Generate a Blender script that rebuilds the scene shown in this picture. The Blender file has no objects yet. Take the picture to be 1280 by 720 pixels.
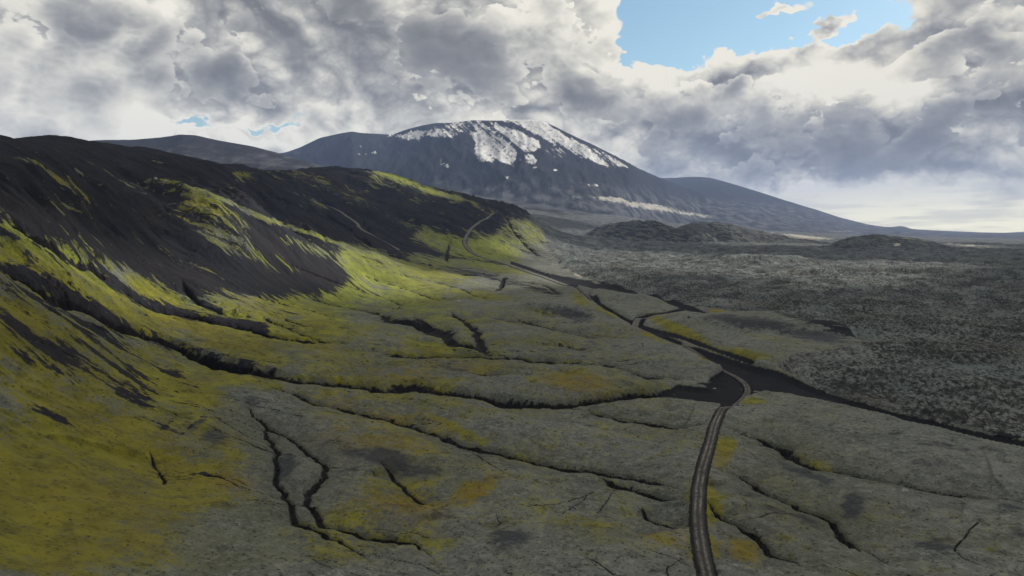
import bpy, math, random
import numpy as np

# ------------------------------------------------------------------ camera, light, exposure
sc = bpy.context.scene
HC = 65.0                      # eye height above the valley floor
PITCH = math.radians(4.56)
FPX = 865.0                    # focal length in pixels of a 1280 px wide frame
cam_d = bpy.data.cameras.new('camera')
cam_d.sensor_width = 36.0
cam_d.lens = 36.0 * FPX / 1280.0
cam_d.clip_start = 1.0
cam_d.clip_end = 200000.0
cam = bpy.data.objects.new('camera', cam_d)
sc.collection.objects.link(cam)
cam.location = (0, 0, HC)
cam.rotation_euler = (math.radians(90) - PITCH, 0, 0)
sc.camera = cam

SUN_EL = math.radians(33)
SUN_AZ = math.radians(56)      # clockwise from +Y (the view direction), so ahead and to the right
sun_d = bpy.data.lights.new('sun', 'SUN')
sun_d.energy = 4.9
sun_d.angle = math.radians(1.6)
sun_d.color = (1.0, 0.93, 0.80)
sun = bpy.data.objects.new('sun', sun_d)
sc.collection.objects.link(sun)
SUNV = (math.sin(SUN_AZ) * math.cos(SUN_EL), math.cos(SUN_AZ) * math.cos(SUN_EL), math.sin(SUN_EL))
sun.rotation_euler = (math.radians(90) - SUN_EL, 0, math.pi - SUN_AZ)

sc.view_settings.view_transform = 'Standard'
sc.view_settings.look = 'None'
sc.view_settings.exposure = 0.42
sc.view_settings.gamma = 1.0
sc.view_settings.use_curve_mapping = False
sc.cycles.volume_bounces = 0
sc.cycles.max_bounces = 6
sc.cycles.use_denoising = True


# ------------------------------------------------------------------ small node builder
class NB:
    def __init__(s, nt):
        s.nt = nt
        nt.nodes.clear()

    def n(s, t, **kw):
        nd = s.nt.nodes.new(t)
        for k, v in kw.items():
            setattr(nd, k, v)
        return nd

    def put(s, sock, v):
        if isinstance(v, bpy.types.NodeSocket):
            s.nt.links.new(v, sock)
        elif v is not None:
            if hasattr(sock.default_value, '__len__') and not hasattr(v, '__len__'):
                v = (v,) * len(sock.default_value)
            if hasattr(v, '__len__') and len(v) == 3 and len(sock.default_value) == 4:
                v = (*v, 1)
            sock.default_value = v

    def m(s, op, a, b=None, c=None, clamp=False):
        nd = s.n('ShaderNodeMath', operation=op, use_clamp=clamp)
        s.put(nd.inputs[0], a)
        if b is not None: s.put(nd.inputs[1], b)
        if c is not None: s.put(nd.inputs[2], c)
        return nd.outputs[0]

    def add(s, a, b): return s.m('ADD', a, b)
    def sub(s, a, b): return s.m('SUBTRACT', a, b)
    def mul(s, a, b): return s.m('MULTIPLY', a, b)

    def v(s, op, a, b=None, sc_=None):
        nd = s.n('ShaderNodeVectorMath', operation=op)
        s.put(nd.inputs[0], a)
        if b is not None: s.put(nd.inputs[1], b)
        if sc_ is not None: s.put(nd.inputs['Scale'], sc_)
        return nd.outputs[1] if op in ('DOT_PRODUCT', 'LENGTH') else nd.outputs[0]

    def step(s, x, lo, hi):                # smooth step
        nd = s.n('ShaderNodeMapRange', interpolation_type='SMOOTHSTEP')
        s.put(nd.inputs[0], x); s.put(nd.inputs[1], lo); s.put(nd.inputs[2], hi)
        return nd.outputs[0]

    def lin(s, x, a, b, c, d):
        nd = s.n('ShaderNodeMapRange')
        for i, q in enumerate((x, a, b, c, d)): s.put(nd.inputs[i], q)
        return nd.outputs[0]

    def noise(s, vec, scale, detail=5, rough=0.5, lac=2.0, dist=0.0, col=False, typ=None):
        nd = s.n('ShaderNodeTexNoise')
        if typ: nd.noise_type = typ
        s.put(nd.inputs['Vector'], vec)
        s.put(nd.inputs['Scale'], scale); s.put(nd.inputs['Detail'], detail)
        s.put(nd.inputs['Roughness'], rough); s.put(nd.inputs['Lacunarity'], lac)
        s.put(nd.inputs['Distortion'], dist)
        return nd.outputs[1] if col else nd.outputs[0]

    def mix(s, f, a, b, blend='MIX'):
        nd = s.n('ShaderNodeMix', data_type='RGBA', blend_type=blend)
        s.put(nd.inputs[0], f); s.put(nd.inputs[6], a); s.put(nd.inputs[7], b)
        return nd.outputs[2]

    def xyz(s, vec):
        nd = s.n('ShaderNodeSeparateXYZ'); s.put(nd.inputs[0], vec)
        return nd.outputs
    def vec(s, x, y, z):
        nd = s.n('ShaderNodeCombineXYZ')
        for i, q in enumerate((x, y, z)): s.put(nd.inputs[i], q)
        return nd.outputs[0]


# ------------------------------------------------------------------ sky
def px_azel(px, py):
    """direction (azimuth, elevation in radians) of a spot in the sky"""
    cx, cy = (px - 640) / FPX, (360 - py) / FPX
    dy = math.cos(PITCH) + cy * math.sin(PITCH); dz = -math.sin(PITCH) + cy * math.cos(PITCH)
    return math.atan2(cx, dy), math.atan2(dz, math.hypot(cx, dy))


def build_sky():
    w = bpy.data.worlds.new('World'); sc.world = w; w.use_nodes = True
    b = NB(w.node_tree)
    sky = b.n('ShaderNodeTexSky', sky_type='NISHITA', sun_disc=False)
    sky.sun_elevation = SUN_EL; sky.sun_rotation = SUN_AZ
    sky.altitude = 300; sky.air_density = 1.0; sky.dust_density = 0.6; sky.ozone_density = 1.2
    d = b.v('NORMALIZE', b.n('ShaderNodeTexCoord').outputs['Generated'])
    dx, dy, dz = b.xyz(d)
    az = b.m('ARCTAN2', dx, dy)
    el = b.m('ARCSINE', dz)

    def blob(px, py, rx, ry, wgt, ang=0.0, soft=False):
        a0, e0 = px_azel(px, py)
        rx, ry = rx / FPX, ry / FPX
        ca, sa = math.cos(ang), math.sin(ang)
        x = b.sub(waz, a0); y = b.sub(wel, e0)
        X = b.mul(b.m('MULTIPLY_ADD', x, ca, b.mul(y, sa)), 1 / rx)
        Y = b.mul(b.m('MULTIPLY_ADD', y, ca, b.mul(x, -sa)), 1 / ry)
        q = b.m('MULTIPLY_ADD', X, X, b.mul(Y, Y))
        return b.mul(b.m('EXPONENT', b.mul(q, -1)), wgt)

    def total(lst, base):
        t = base
        for q in lst: t = b.add(t, blob(*q))
        return t

    # warp
    P = b.vec(dx, dy, b.mul(dz, 1.45))
    wn = b.noise(P, 4.0, 5, 0.6, col=True)
    wv = b.v('SUBTRACT', wn, (0.5, 0.5, 0.5))
    w2 = b.v('SUBTRACT', b.noise(P, 17.0, 4, 0.6, col=True), (0.5, 0.5, 0.5))
    wx, wy, wz = b.xyz(wv); vx, vy, vz = b.xyz(w2)
    waz = b.m('MULTIPLY_ADD', wx, 0.15, b.m('MULTIPLY_ADD', vx, 0.07, az))
    wel = b.m('MULTIPLY_ADD', wy, 0.09, b.m('MULTIPLY_ADD', vy, 0.06, el))
    Pw = b.v('ADD', P, b.v('SCALE', wv, sc_=0.05))
    Pw = b.v('ADD', Pw, b.v('SCALE', w2, sc_=0.007))

    def dens(p, octs=4):                    # puffs: folded noise with round lobes, over a soft base
        t = b.mul(b.noise(p, 5.5, 2, 0.5), 1.0)
        a, f = 0.30, 9.0
        for k in range(octs):
            q = b.m('ABSOLUTE', b.m('MULTIPLY_ADD', b.noise(b.v('ADD', p, (k * 3.1, k * 1.7, 0)), f, 0, 0.5), 2.0, -1.0))
            t = b.m('MULTIPLY_ADD', q, a * 1.5, t)
            a *= 0.54; f *= 2.05
        return b.sub(t, 0.16)
    n0 = dens(Pw, 5)
    n1 = dens(b.v('ADD', Pw, (0.005, 0.0, 0.016)), 4)
    n2 = dens(b.v('ADD', Pw, (0.012, 0.0, 0.055)), 2)
    # coverage: above zero is cloud, holes are cut by negative blobs
    cover = total([
        (865, 20, 75, 42, -2.1, 0.05), (990, 36, 70, 26, -1.3, 0.0), (1100, 14, 50, 24, -0.9), (810, 60, 34, 20, -1.1, 0.9), (930, -30, 170, 40, -1.0),
        (405, 134, 50, 15, -1.1, 0.2), (310, 155, 70, 8, -1.1, 0.05), (140, 70, 40, 16, -0.5, -0.4), (100, 78, 36, 18, -0.25, -0.5), (285, 48, 26, 14, -0.3), (232, 158, 25, 6, -0.5),
        (720, 25, 60, 45, 0.6), (930, 88, 60, 32, 1.0), (1040, 20, 30, 9, 1.6, 0.35), (1012, 50, 15, 8, 1.3), (968, 8, 26, 7, 1.3),
        (1190, 60, 80, 50, 0.6), (1085, 45, 24, 8, 1.2, 0.35), (290, 166, 34, 14, 0.9), (360, 178, 50, 8, 0.7),
        (460, 50, 190, 75, 0.6), (1100, 150, 220, 70, 0.6), (820, 110, 120, 28, 0.6), (1100, 250, 200, 60, 0.5), (640, 150, 150, 40, 0.5), (100, 30, 120, 60, 0.3),
    ], 0.72)
    dn = b.mul(b.sub(n0, 0.5), 2.2)
    cd = b.add(cover, dn)
    cov = b.step(cd, 0.04, 0.24)
    core = b.step(cd, 0.12, 0.75)
    # large tone map of the cloud deck: dark undersides and sunlit parts
    tone = total([
        (440, 50, 150, 66, -0.46, -0.12), (560, 40, 90, 40, -0.30), (360, 112, 90, 30, -0.34), (735, 118, 60, 22, -0.30), (600, 112, 50, 18, -0.20), (330, 20, 60, 40, -0.25),
        (930, 92, 42, 22, -0.50), (1110, 168, 210, 44, -0.40, -0.04), (840, 170, 150, 34, -0.26, 0.05), (1240, 125, 90, 45, -0.22, 0.3), (960, 198, 130, 22, -0.2), (1130, 208, 130, 13, -0.30), (1250, 215, 60, 14, -0.2),
        (1070, 50, 40, 20, -0.15), (760, 205, 110, 30, -0.22), (225, 100, 60, 40, -0.26), (150, 20, 60, 22, -0.14), (690, 44, 30, 24, -0.28), (1200, 50, 50, 20, -0.28),
        (90, 120, 110, 50, 0.10), (1120, 243, 130, 20, 0.55), (1100, 268, 200, 12, 0.35), (1240, 235, 70, 10, -0.25), (1080, 262, 60, 5, -0.2), (830, 88, 70, 18, 0.4), (1050, 100, 80, 18, 0.42), (930, 60, 60, 14, 0.35), (820, 92, 70, 20, 0.4), (1010, 92, 60, 18, 0.3), (60, 150, 120, 30, 0.15), (640, 20, 60, 30, 0.25), (560, 140, 60, 16, 0.3), (735, 12, 40, 30, 0.15), (1230, 268, 140, 12, 0.35), (1010, 250, 30, 18, 0.3),
        (1160, 16, 60, 18, 0.15), (300, 172, 110, 12, 0.3), (620, 160, 80, 12, 0.2),
    ], 0.72)
    lit = b.mul(b.sub(n0, n1), 0.95)
    lit2 = b.mul(b.sub(n0, n2), 0.8)
    t = b.add(b.add(tone, b.add(lit, lit2)), b.mul(b.sub(n0, 0.5), 0.95))
    t = b.add(t, b.mul(b.sub(1.0, core), 0.36))                     # thin edges are bright against the light
    # nearer puffs in front of the deck: bright thin rims against the light, grey hearts
    Pb = b.v('ADD', Pw, (4.3, 2.9, 1.7))
    m0 = dens(Pb, 5)
    m1 = dens(b.v('ADD', Pb, (0.004, 0.0, 0.014)), 4)
    c2 = b.add(total([(860, 20, 90, 60, -1.5), (1010, 20, 110, 40, -1.4), (1120, 246, 150, 22, -0.5), (380, 140, 120, 16, -0.6), (440, 40, 150, 70, -0.25), (100, 100, 140, 70, 0.15), (930, 95, 60, 30, 0.7), (700, 40, 60, 50, 0.5), (1180, 60, 90, 40, 0.4), (1100, 170, 200, 40, 0.2)], -0.02),
               b.mul(b.sub(m0, 0.5), 2.5))
    m2 = b.step(c2, 0.0, 0.09)
    t2 = b.add(b.add(b.m('MULTIPLY_ADD', b.step(c2, 0.0, 0.75), -0.60, 0.93), b.mul(b.sub(tone, 0.74), 1.15)), b.mul(b.sub(m0, m1), 1.6))
    t = b.add(b.mul(t, b.sub(1.0, m2)), b.mul(t2, m2))
    cov = b.m('MAXIMUM', cov, m2)
    t = b.mul(b.add(t, b.m('SQRT', b.m('MULTIPLY_ADD', t, t, 0.07))), 0.5)
    t = b.add(t, b.mul(b.mul(b.sub(n0, n1), 0.6), b.step(t, 0.5, 0.1)))
    t = b.m('MINIMUM', b.m('MAXIMUM', t, 0.0), 1.1)
    rmp = b.n('ShaderNodeValToRGB'); b.put(rmp.inputs[0], b.mul(t, 0.87))
    cr = rmp.color_ramp
    pts = [(0.0, (0.15, 0.155, 0.168)), (0.22, (0.215, 0.22, 0.228)), (0.45, (0.335, 0.335, 0.325)), (0.66, (0.51, 0.50, 0.46)), (0.84, (0.66, 0.635, 0.56)), (1.0, (0.76, 0.73, 0.65))]
    while len(cr.elements) < len(pts): cr.elements.new(0.5)
    for e, (p, c) in zip(cr.elements, pts): e.position = p; e.color = (*c, 1)
    bluer = b.m('MULTIPLY', b.step(az, 0.02, 0.30), b.step(b.sub(1.0, t), 0.15, 0.6))
    ccol = b.mix(bluer, rmp.outputs[0], b.mix(1.0, rmp.outputs[0], (0.99, 1.0, 1.04), 'MULTIPLY'))
    ccol = b.v('SCALE', ccol, sc_=10.0)
    blue = b.mix(1.0, sky.outputs[0], (0.98, 1.08, 0.98), 'MULTIPLY')
    c = b.mix(cov, blue, ccol)
    streaks = b.noise(b.vec(dx, dy, b.mul(dz, 9.0)), 7.0, 6, 0.55)
    glow = b.mul(b.step(az, 0.15, 0.6), b.step(az, 2.2, 1.2))          # clear gap under the deck towards the sea, on the sun's side
    lowc = b.mix(b.step(streaks, 0.42, 0.58), b.mix(glow, (5.0, 4.9, 4.3), (8.4, 7.7, 5.4)), b.mix(glow, (7.2, 6.9, 5.6), (13.0, 11.8, 7.6)))
    c = b.mix(b.mul(b.step(b.m('ABSOLUTE', el), b.m('MULTIPLY_ADD', glow, 0.035, 0.045), 0.006), 0.88), c, lowc)
    bg = b.n('ShaderNodeBackground'); b.put(bg.inputs[0], c); bg.inputs[1].default_value = 0.1
    out = b.n('ShaderNodeOutputWorld'); b.nt.links.new(bg.outputs[0], out.inputs[0])
build_sky()


# ------------------------------------------------------------------ numpy noise
def _hash(ix, iy, seed):
    h = (ix.astype(np.int64) * 374761393 + iy.astype(np.int64) * 668265263 + seed * 974634777) & 0xFFFFFFFF
    h = ((h ^ (h >> 13)) * 1274126177) & 0xFFFFFFFF
    h = h ^ (h >> 16)
    return h


def gnoise(x, y, seed=0):
    ix = np.floor(x); iy = np.floor(y)
    fx = (x - ix).astype(np.float32); fy = (y - iy).astype(np.float32)
    ix = ix.astype(np.int64); iy = iy.astype(np.int64)
    ux = fx * fx * fx * (fx * (fx * 6 - 15) + 10); uy = fy * fy * fy * (fy * (fy * 6 - 15) + 10)

    def g(i, j, ddx, ddy):
        k = _hash(i, j, seed) & 255
        return CT[k] * ddx + ST[k] * ddy
    a = g(ix, iy, fx, fy); b_ = g(ix + 1, iy, fx - 1, fy)
    c = g(ix, iy + 1, fx, fy - 1); d = g(ix + 1, iy + 1, fx - 1, fy - 1)
    return (a + ux * (b_ - a)) * (1 - uy) + (c + ux * (d - c)) * uy


_an = np.arange(256) / 256 * 2 * np.pi
CT = (np.cos(_an) * 1.4).astype(np.float32); ST = (np.sin(_an) * 1.4).astype(np.float32)


def fbm(x, y, octv=5, gain=0.5, lac=2.03, seed=0, ridged=False):
    s = 0; a = 1.0; t = 0
    for k in range(octv):
        n = gnoise(x, y, seed + k * 17)
        if ridged: n = 1 - 2 * np.abs(n)
        s = s + a * n; t += a; a *= gain
        x = x * lac + 13.7; y = y * lac - 7.3
    return s / t


def smooth(x, a, b):
    t = np.clip((x - a) / (b - a), 0, 1)
    return t * t * (3 - 2 * t)


def v_to_s(v):                 # photo row -> rise per metre ahead
    cy = (360 - np.asarray(v, float)) / FPX
    return (-math.sin(PITCH) + cy * math.cos(PITCH)) / (math.cos(PITCH) + cy * math.sin(PITCH))


def s_to_v(s):
    a = np.arctan(s) + PITCH
    return 360 - FPX * np.tan(a)


def px_to_u(px, v):
    cy = (360 - np.asarray(v, float)) / FPX
    return ((np.asarray(px, float) - 640) / FPX) / (math.cos(PITCH) + cy * math.sin(PITCH))


def u_to_px(u, v):
    cy = (360 - v) / FPX
    return 640 + FPX * u * (math.cos(PITCH) + cy * math.sin(PITCH))


# ------------------------------------------------------------------ terrain grid (finer where the ground is nearer)
NU = 1200
U = np.linspace(-0.96, 0.96, NU)
ys = [40.0]
while ys[-1] < 16000:
    y = ys[-1]
    if y < 88: dy = 1.6
    else:
        rho = (FPX * 65 / y + 205) / 1.62
        if y > 9500: rho = 26
        dy = y / rho
    ys.append(y + dy)
Yr = np.array(ys); NY = len(Yr)
UU, YY = np.meshgrid(U, Yr)
XX = UU * YY
PX0 = 640 + FPX * UU            # approximate column in the photograph

# control points of the valley and the near hills: (px, row, distance)
CP = [
 # left edge up the big slope
 (-150, 720, 80), (-150, 560, 118), (-150, 450, 150), (-150, 330, 195), (-150, 240, 260), (-150, 178, 400), (-150, 172, 500),
 (0, 720, 100), (0, 600, 132), (0, 519, 158), (0, 450, 185), (0, 407, 207), (0, 350, 240), (0, 291, 280), (0, 240, 335), (0, 200, 400), (0, 179, 470), (0, 186, 640),
 (90, 720, 107), (90, 600, 142), (90, 519, 175), (90, 440, 218), (90, 380, 262), (90, 330, 312), (90, 280, 380), (90, 230, 470), (90, 196, 570), (90, 182, 660), (90, 192, 900),
 (200, 720, 114), (200, 600, 157), (200, 500, 214), (200, 440, 268), (200, 400, 325), (200, 350, 410), (200, 300, 500), (200, 250, 590), (200, 215, 720), (200, 196, 900), (200, 212, 1250),
 # long spur that comes down to the right, with the valley hidden behind it
 (270, 249, 640), (270, 300, 540), (270, 350, 470), (270, 390, 385), (270, 264, 760), (290, 222, 980), (290, 212, 1120),
 (330, 273, 690), (330, 330, 570), (330, 380, 450), (330, 288, 800), (330, 245, 1000), (330, 222, 1250),
 (400, 300, 760), (400, 350, 640), (400, 390, 500), (400, 311, 880), (400, 280, 1050), (400, 240, 1400), (400, 214, 1700),
 (470, 322, 860), (470, 360, 730), (470, 330, 960), (470, 295, 1200), (470, 250, 1500), (470, 217, 1780),
 (540, 338, 1000), (540, 300, 1330), (540, 270, 1520), (540, 238, 1900),
 (600, 330, 1200), (600, 300, 1420), (600, 275, 1650), (600, 252, 2000),
 (650, 320, 1420), (650, 300, 1580), (650, 280, 1800), (650, 264, 2050),
 (690, 318, 1500), (690, 300, 1900), (690, 345, 1010),
 # floor
 (300, 720, 120), (300, 600, 164), (300, 500, 226), (300, 450, 280),
 (420, 720, 124), (420, 600, 170), (420, 500, 240), (420, 440, 328), (420, 400, 430),
 (560, 720, 127), (560, 600, 176), (560, 500, 256), (560, 440, 360), (560, 390, 530), (560, 360, 790),
 (700, 720, 128), (700, 600, 179), (700, 500, 264), (700, 440, 375), (700, 390, 560),
 (860, 720, 129), (860, 600, 181), (860, 500, 270), (860, 440, 385), (860, 390, 580), (860, 350, 980), (860, 320, 1650),
 (1050, 720, 129), (1050, 600, 181), (1050, 500, 270), (1050, 440, 385), (1050, 390, 590), (1050, 350, 990), (1050, 320, 1750),
 (1280, 720, 129), (1280, 600, 181), (1280, 500, 270), (1280, 440, 387), (1280, 390, 590), (1280, 350, 1000), (1280, 322, 1750),
 (1450, 720, 129), (1450, 600, 181), (1450, 500, 270), (1450, 400, 540), (1450, 330, 1500),
 (760, 320, 1700), (760, 303, 2300),
]
# hidden or distant places with a height given directly: (px, height, distance)
CZ = [
 (-150, 90, 900), (0, 95, 1300), (0, 60, 2500), (90, 110, 1700), (200, 120, 2200), (300, 120, 2400), (400, 130, 2600),
 (500, 120, 2700), (600, 105, 2700), (680, 66, 2700), (800, 40, 2700), (950, 22, 2700), (1100, 14, 2800), (1280, 6, 2800), (1450, 0, 2800),
 (0, 200, 4500), (200, 260, 4500), (350, 340, 4200), (450, 320, 4000), (520, 270, 3800), (600, 215, 3700), (640, 205, 3900), (720, 165, 4000), (800, 130, 4200),
 (900, 75, 4400), (1000, 45, 4500), (1100, 28, 4600), (1280, 5, 5000), (1450, 0, 5000),
 (0, 200, 9000), (400, 300, 9000), (700, 150, 9000), (900, 90, 9000), (1100, 40, 9000), (1280, 5, 9000), (1450, 0, 9000),
]
pts = []; val = []
for px, v, y in CP:
    z = HC + float(v_to_s(v)) * y
    pts.append((float(px_to_u(px, v)) * 2.4, math.log(y))); val.append(z / y)
for px, z, y in CZ:
    pts.append(((px - 640) / FPX * 2.4, math.log(y))); val.append(z / y)
pts = np.array(pts); val = np.array(val)


def tps_fit(P, F, lam=2e-4):
    n = len(P)
    r = np.sqrt(((P[:, None] - P[None]) ** 2).sum(-1))
    K = r * r * np.log(r + 1e-9) + np.eye(n) * lam
    A = np.zeros((n + 3, n + 3)); A[:n, :n] = K
    A[:n, n] = 1; A[:n, n + 1:] = P; A[n, :n] = 1; A[n + 1:, :n] = P.T
    return np.linalg.solve(A, np.r_[F, 0, 0, 0])


wts = tps_fit(pts, val)
cu = np.linspace(-0.97, 0.97, 150); cl = np.linspace(math.log(40), math.log(9000), 190)
CU, CL = np.meshgrid(cu * 2.4, cl)
Wc = wts[-3] + wts[-2] * CU + wts[-1] * CL
for k in range(len(pts)):
    r = np.sqrt((CU - pts[k, 0]) ** 2 + (CL - pts[k, 1]) ** 2)
    Wc += wts[k] * r * r * np.log(r + 1e-9)


def bil(A, fi, fj):
    i = np.clip(np.floor(fi).astype(int), 0, A.shape[0] - 2); j = np.clip(np.floor(fj).astype(int), 0, A.shape[1] - 2)
    a = np.clip(fi - i, 0, 1); b = np.clip(fj - j, 0, 1)
    return (A[i, j] * (1 - b) + A[i, j + 1] * b) * (1 - a) + (A[i + 1, j] * (1 - b) + A[i + 1, j + 1] * b) * a


def cub(A, fi, fj):            # smooth sampling: separable Catmull-Rom
    i = np.clip(np.floor(fi).astype(int), 1, A.shape[0] - 3); j = np.clip(np.floor(fj).astype(int), 1, A.shape[1] - 3)
    a = np.clip(fi - i, 0, 1); b = np.clip(fj - j, 0, 1)
    def w(t): return (-.5*t+t*t-.5*t**3, 1-2.5*t*t+1.5*t**3, .5*t+2*t*t-1.5*t**3, -.5*t*t+.5*t**3)
    wa = w(a); wb = w(b); o = 0
    for p in range(4):
        for q in range(4): o = o + wa[p] * wb[q] * A[i + p - 1, j + q - 1]
    return o


LN = np.log(np.clip(YY, 40, 9000))
W = cub(Wc, (LN - cl[0]) / (cl[1] - cl[0]), (UU - cu[0]) / (cu[1] - cu[0]))
Z = W * np.clip(YY, 40, 9000)
Z *= 1 - smooth(YY, 9000, 13000)
Z = np.where((YY > 2600) & (Z < 0), 0, Z)

REG = np.zeros(YY.shape, np.int8)      # which piece of the setting a place belongs to
GROUND, HILLSIDE, LAVA, VOLCANO, FARHILL, SHOULDER, HILLA, HILLB, HILLC, WASH, FARPLAIN = range(11)


def layer(crest, yc, foot, back, reg, power=1.5, zfoot=None, rough=0.0, rs=300.0):
    """a mountain given by its skyline (px, row) standing yc metres ahead"""
    global Z
    c = np.array(crest, float)
    uu = px_to_u(c[:, 0], c[:, 1])
    if hasattr(yc, '__len__'): yc = np.interp(np.arange(len(uu)), np.arange(len(yc)) + (len(uu) - len(yc)), yc)
    yk = np.interp(U, uu, np.asarray(yc, float) if hasattr(yc, '__len__') else np.full(len(uu), float(yc)))
    sk = np.interp(U, uu, v_to_s(c[:, 1]), left=-9, right=-9)
    k = np.ones(5) / 5.0
    ok = sk > -5
    sm = np.convolve(np.pad(sk, 2, 'edge'), k, 'valid')
    sk = np.where(ok & (np.convolve(np.pad(ok.astype(float), 2, 'edge'), k, 'valid') > 0.99), sm, sk)
    zc = np.maximum(np.where(ok, HC + sk * yk, 0), 0.0)[None]
    yk = yk[None]
    f = np.clip((YY - (yk - foot)) / foot, -0.6, 1.0)
    g = np.where(f > 0, np.abs(f) ** power, -0.3 - 0 * f)
    bk = np.clip((YY - yk) / back, 0, 1.5)
    zz = np.where(YY <= yk, zc * g, zc * (1 - bk ** 1.2))
    if rough:
        n = fbm(XX / rs, YY / rs * 0.45, 6, 0.55, seed=reg * 5, ridged=True) - 0.35
        fade = smooth(np.clip(f, 0, 1), 0.05, 0.5) * (1 - 0.8 * smooth(np.clip(f, 0, 1), 0.88, 1.0))
        zz = zz + np.where(YY <= yk, n * fade * rough, 0)
    zz = np.where(ok[None] & (f > 0) & (bk < 1.3) & (zc > 0), zz, -500)
    hit = zz > Z
    Z = np.where(hit, zz, Z)
    REG[hit] = reg


FRONT = YY < 2650
REG[(YY > 2600)] = FARPLAIN
layer([(-260, 200), (-100, 186), (20, 184), (75, 178), (120, 175), (170, 174), (200, 171), (225, 167.5), (245, 169), (270, 174), (310, 181), (345, 190), (380, 200), (430, 214), (470, 226)],
      3900, 1500, 1500, FARHILL, 0.9, rough=30, rs=500)
layer([(300, 203), (345, 192), (358, 190), (375, 184), (400, 172), (425, 166.5), (440, 164), (452, 166), (490, 168), (510, 161), (530, 156), (545, 153.5), (568, 153), (590, 150), (625, 150.5), (640, 149.5), (665, 149),
       (678, 151), (692, 157), (708, 165), (720, 171), (736, 178), (750, 185), (768, 194), (785, 203), (800, 211.5), (822, 221), (850, 232), (880, 243), (910, 254), (945, 266), (980, 276), (1005, 282)],
      [6900] * 26 + list(np.linspace(7000, 9900, 9)), 2500, 2500, VOLCANO, 1.25, rough=110, rs=750)
layer([(700, 226), (740, 221), (780, 216.5), (800, 216), (815, 218), (828, 219.5), (845, 219), (860, 218), (875, 217.8), (890, 219.5), (905, 224), (940, 235), (980, 248.5), (1020, 260.5), (1050, 271), (1085, 280), (1105, 283),
       (1116, 283.5), (1124, 282.3), (1130, 282.5), (1140, 286), (1160, 287.5), (1200, 289.5), (1240, 290.8), (1300, 291.5)],
      10500, 4800, 3000, SHOULDER, 1.15, rough=25, rs=1800)
layer([(1150, 296), (1190, 293), (1220, 292.5), (1245, 291.3), (1280, 289.5), (1330, 288), (1450, 289)], 14500, 3000, 6000, SHOULDER, 1.0, rough=20, rs=1800)
# dark cinder hills on the lava plain
layer([(728, 298), (742, 286), (756, 279), (770, 276.5), (790, 275.5), (812, 275), (826, 278), (850, 285), (880, 292), (895, 298)], 2600, 110, 160, HILLA, 0.8, rough=10, rs=90)
layer([(830, 296), (852, 284), (868, 280), (885, 279), (898, 278), (912, 280), (940, 286), (970, 293), (1000, 298), (1035, 304)], 2750, 120, 160, HILLB, 0.75, rough=5, rs=90)
layer([(1030, 312), (1055, 300), (1075, 296), (1095, 294), (1115, 294), (1135, 296.5), (1155, 302), (1178, 308), (1200, 313)], 2350, 280, 250, HILLC, 0.85, rough=5, rs=90)

Z_BASE = Z.copy()
Sg = (Z - HC) / YY                     # elevation slope of every grid point, seen from the eye
VV = s_to_v(Sg)
SMAX = np.maximum.accumulate(Sg, axis=0)


def drop(px, v):
    """the point of the terrain met in direction (px, v)"""
    u = float(px_to_u(px, v)); s = float(v_to_s(v))
    fj = (u - U[0]) / (U[1] - U[0])
    j = int(np.clip(math.floor(fj), 0, NU - 2)); b = fj - j
    col = SMAX[:, j] * (1 - b) + SMAX[:, j + 1] * b
    i = int(np.searchsorted(col, s))
    i = min(max(i, 1), NY - 1)
    a = (s - col[i - 1]) / max(col[i] - col[i - 1], 1e-9)
    y = Yr[i - 1] + (Yr[i] - Yr[i - 1]) * min(max(a, 0), 1)
    return np.array([u * y, y, HC + s * y])


def spline(P, n=8):
    P = np.array(P, float); Q = np.vstack([2 * P[0] - P[1], P, 2 * P[-1] - P[-2]]); o = []
    for i in range(1, len(Q) - 2):
        for t in np.linspace(0, 1, n, endpoint=False):
            a, b, c, d = Q[i - 1:i + 3]
            o.append(0.5 * (2 * b + (c - a) * t + (2 * a - 5 * b + 4 * c - d) * t * t + (3 * b - a - 3 * c + d) * t ** 3))
    o.append(P[-1])
    return np.array(o)


def world_line(P, n=6, wob=0.0, seed=0):
    Q = spline(P, n)
    W3 = np.array([drop(*q) for q in Q])
    if wob:
        L = np.r_[0, np.cumsum(np.hypot(*np.diff(W3[:, :2], axis=0).T))]
        # more points, then a wandering line
        m = int(min(600, max(len(W3), L[-1] / 1.5)))
        t = np.linspace(0, L[-1], m)
        W3 = np.array([np.interp(t, L, W3[:, k]) for k in range(3)]).T
        tz = np.zeros(m)
        W3[:, 0] += wob * (fbm(t / 14.0, tz + seed, 5, 0.7, seed=seed) * 2.2)
        W3[:, 1] += wob * (fbm(t / 14.0, tz + seed + 50, 5, 0.7, seed=seed + 3) * 2.2)
    return W3


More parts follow.
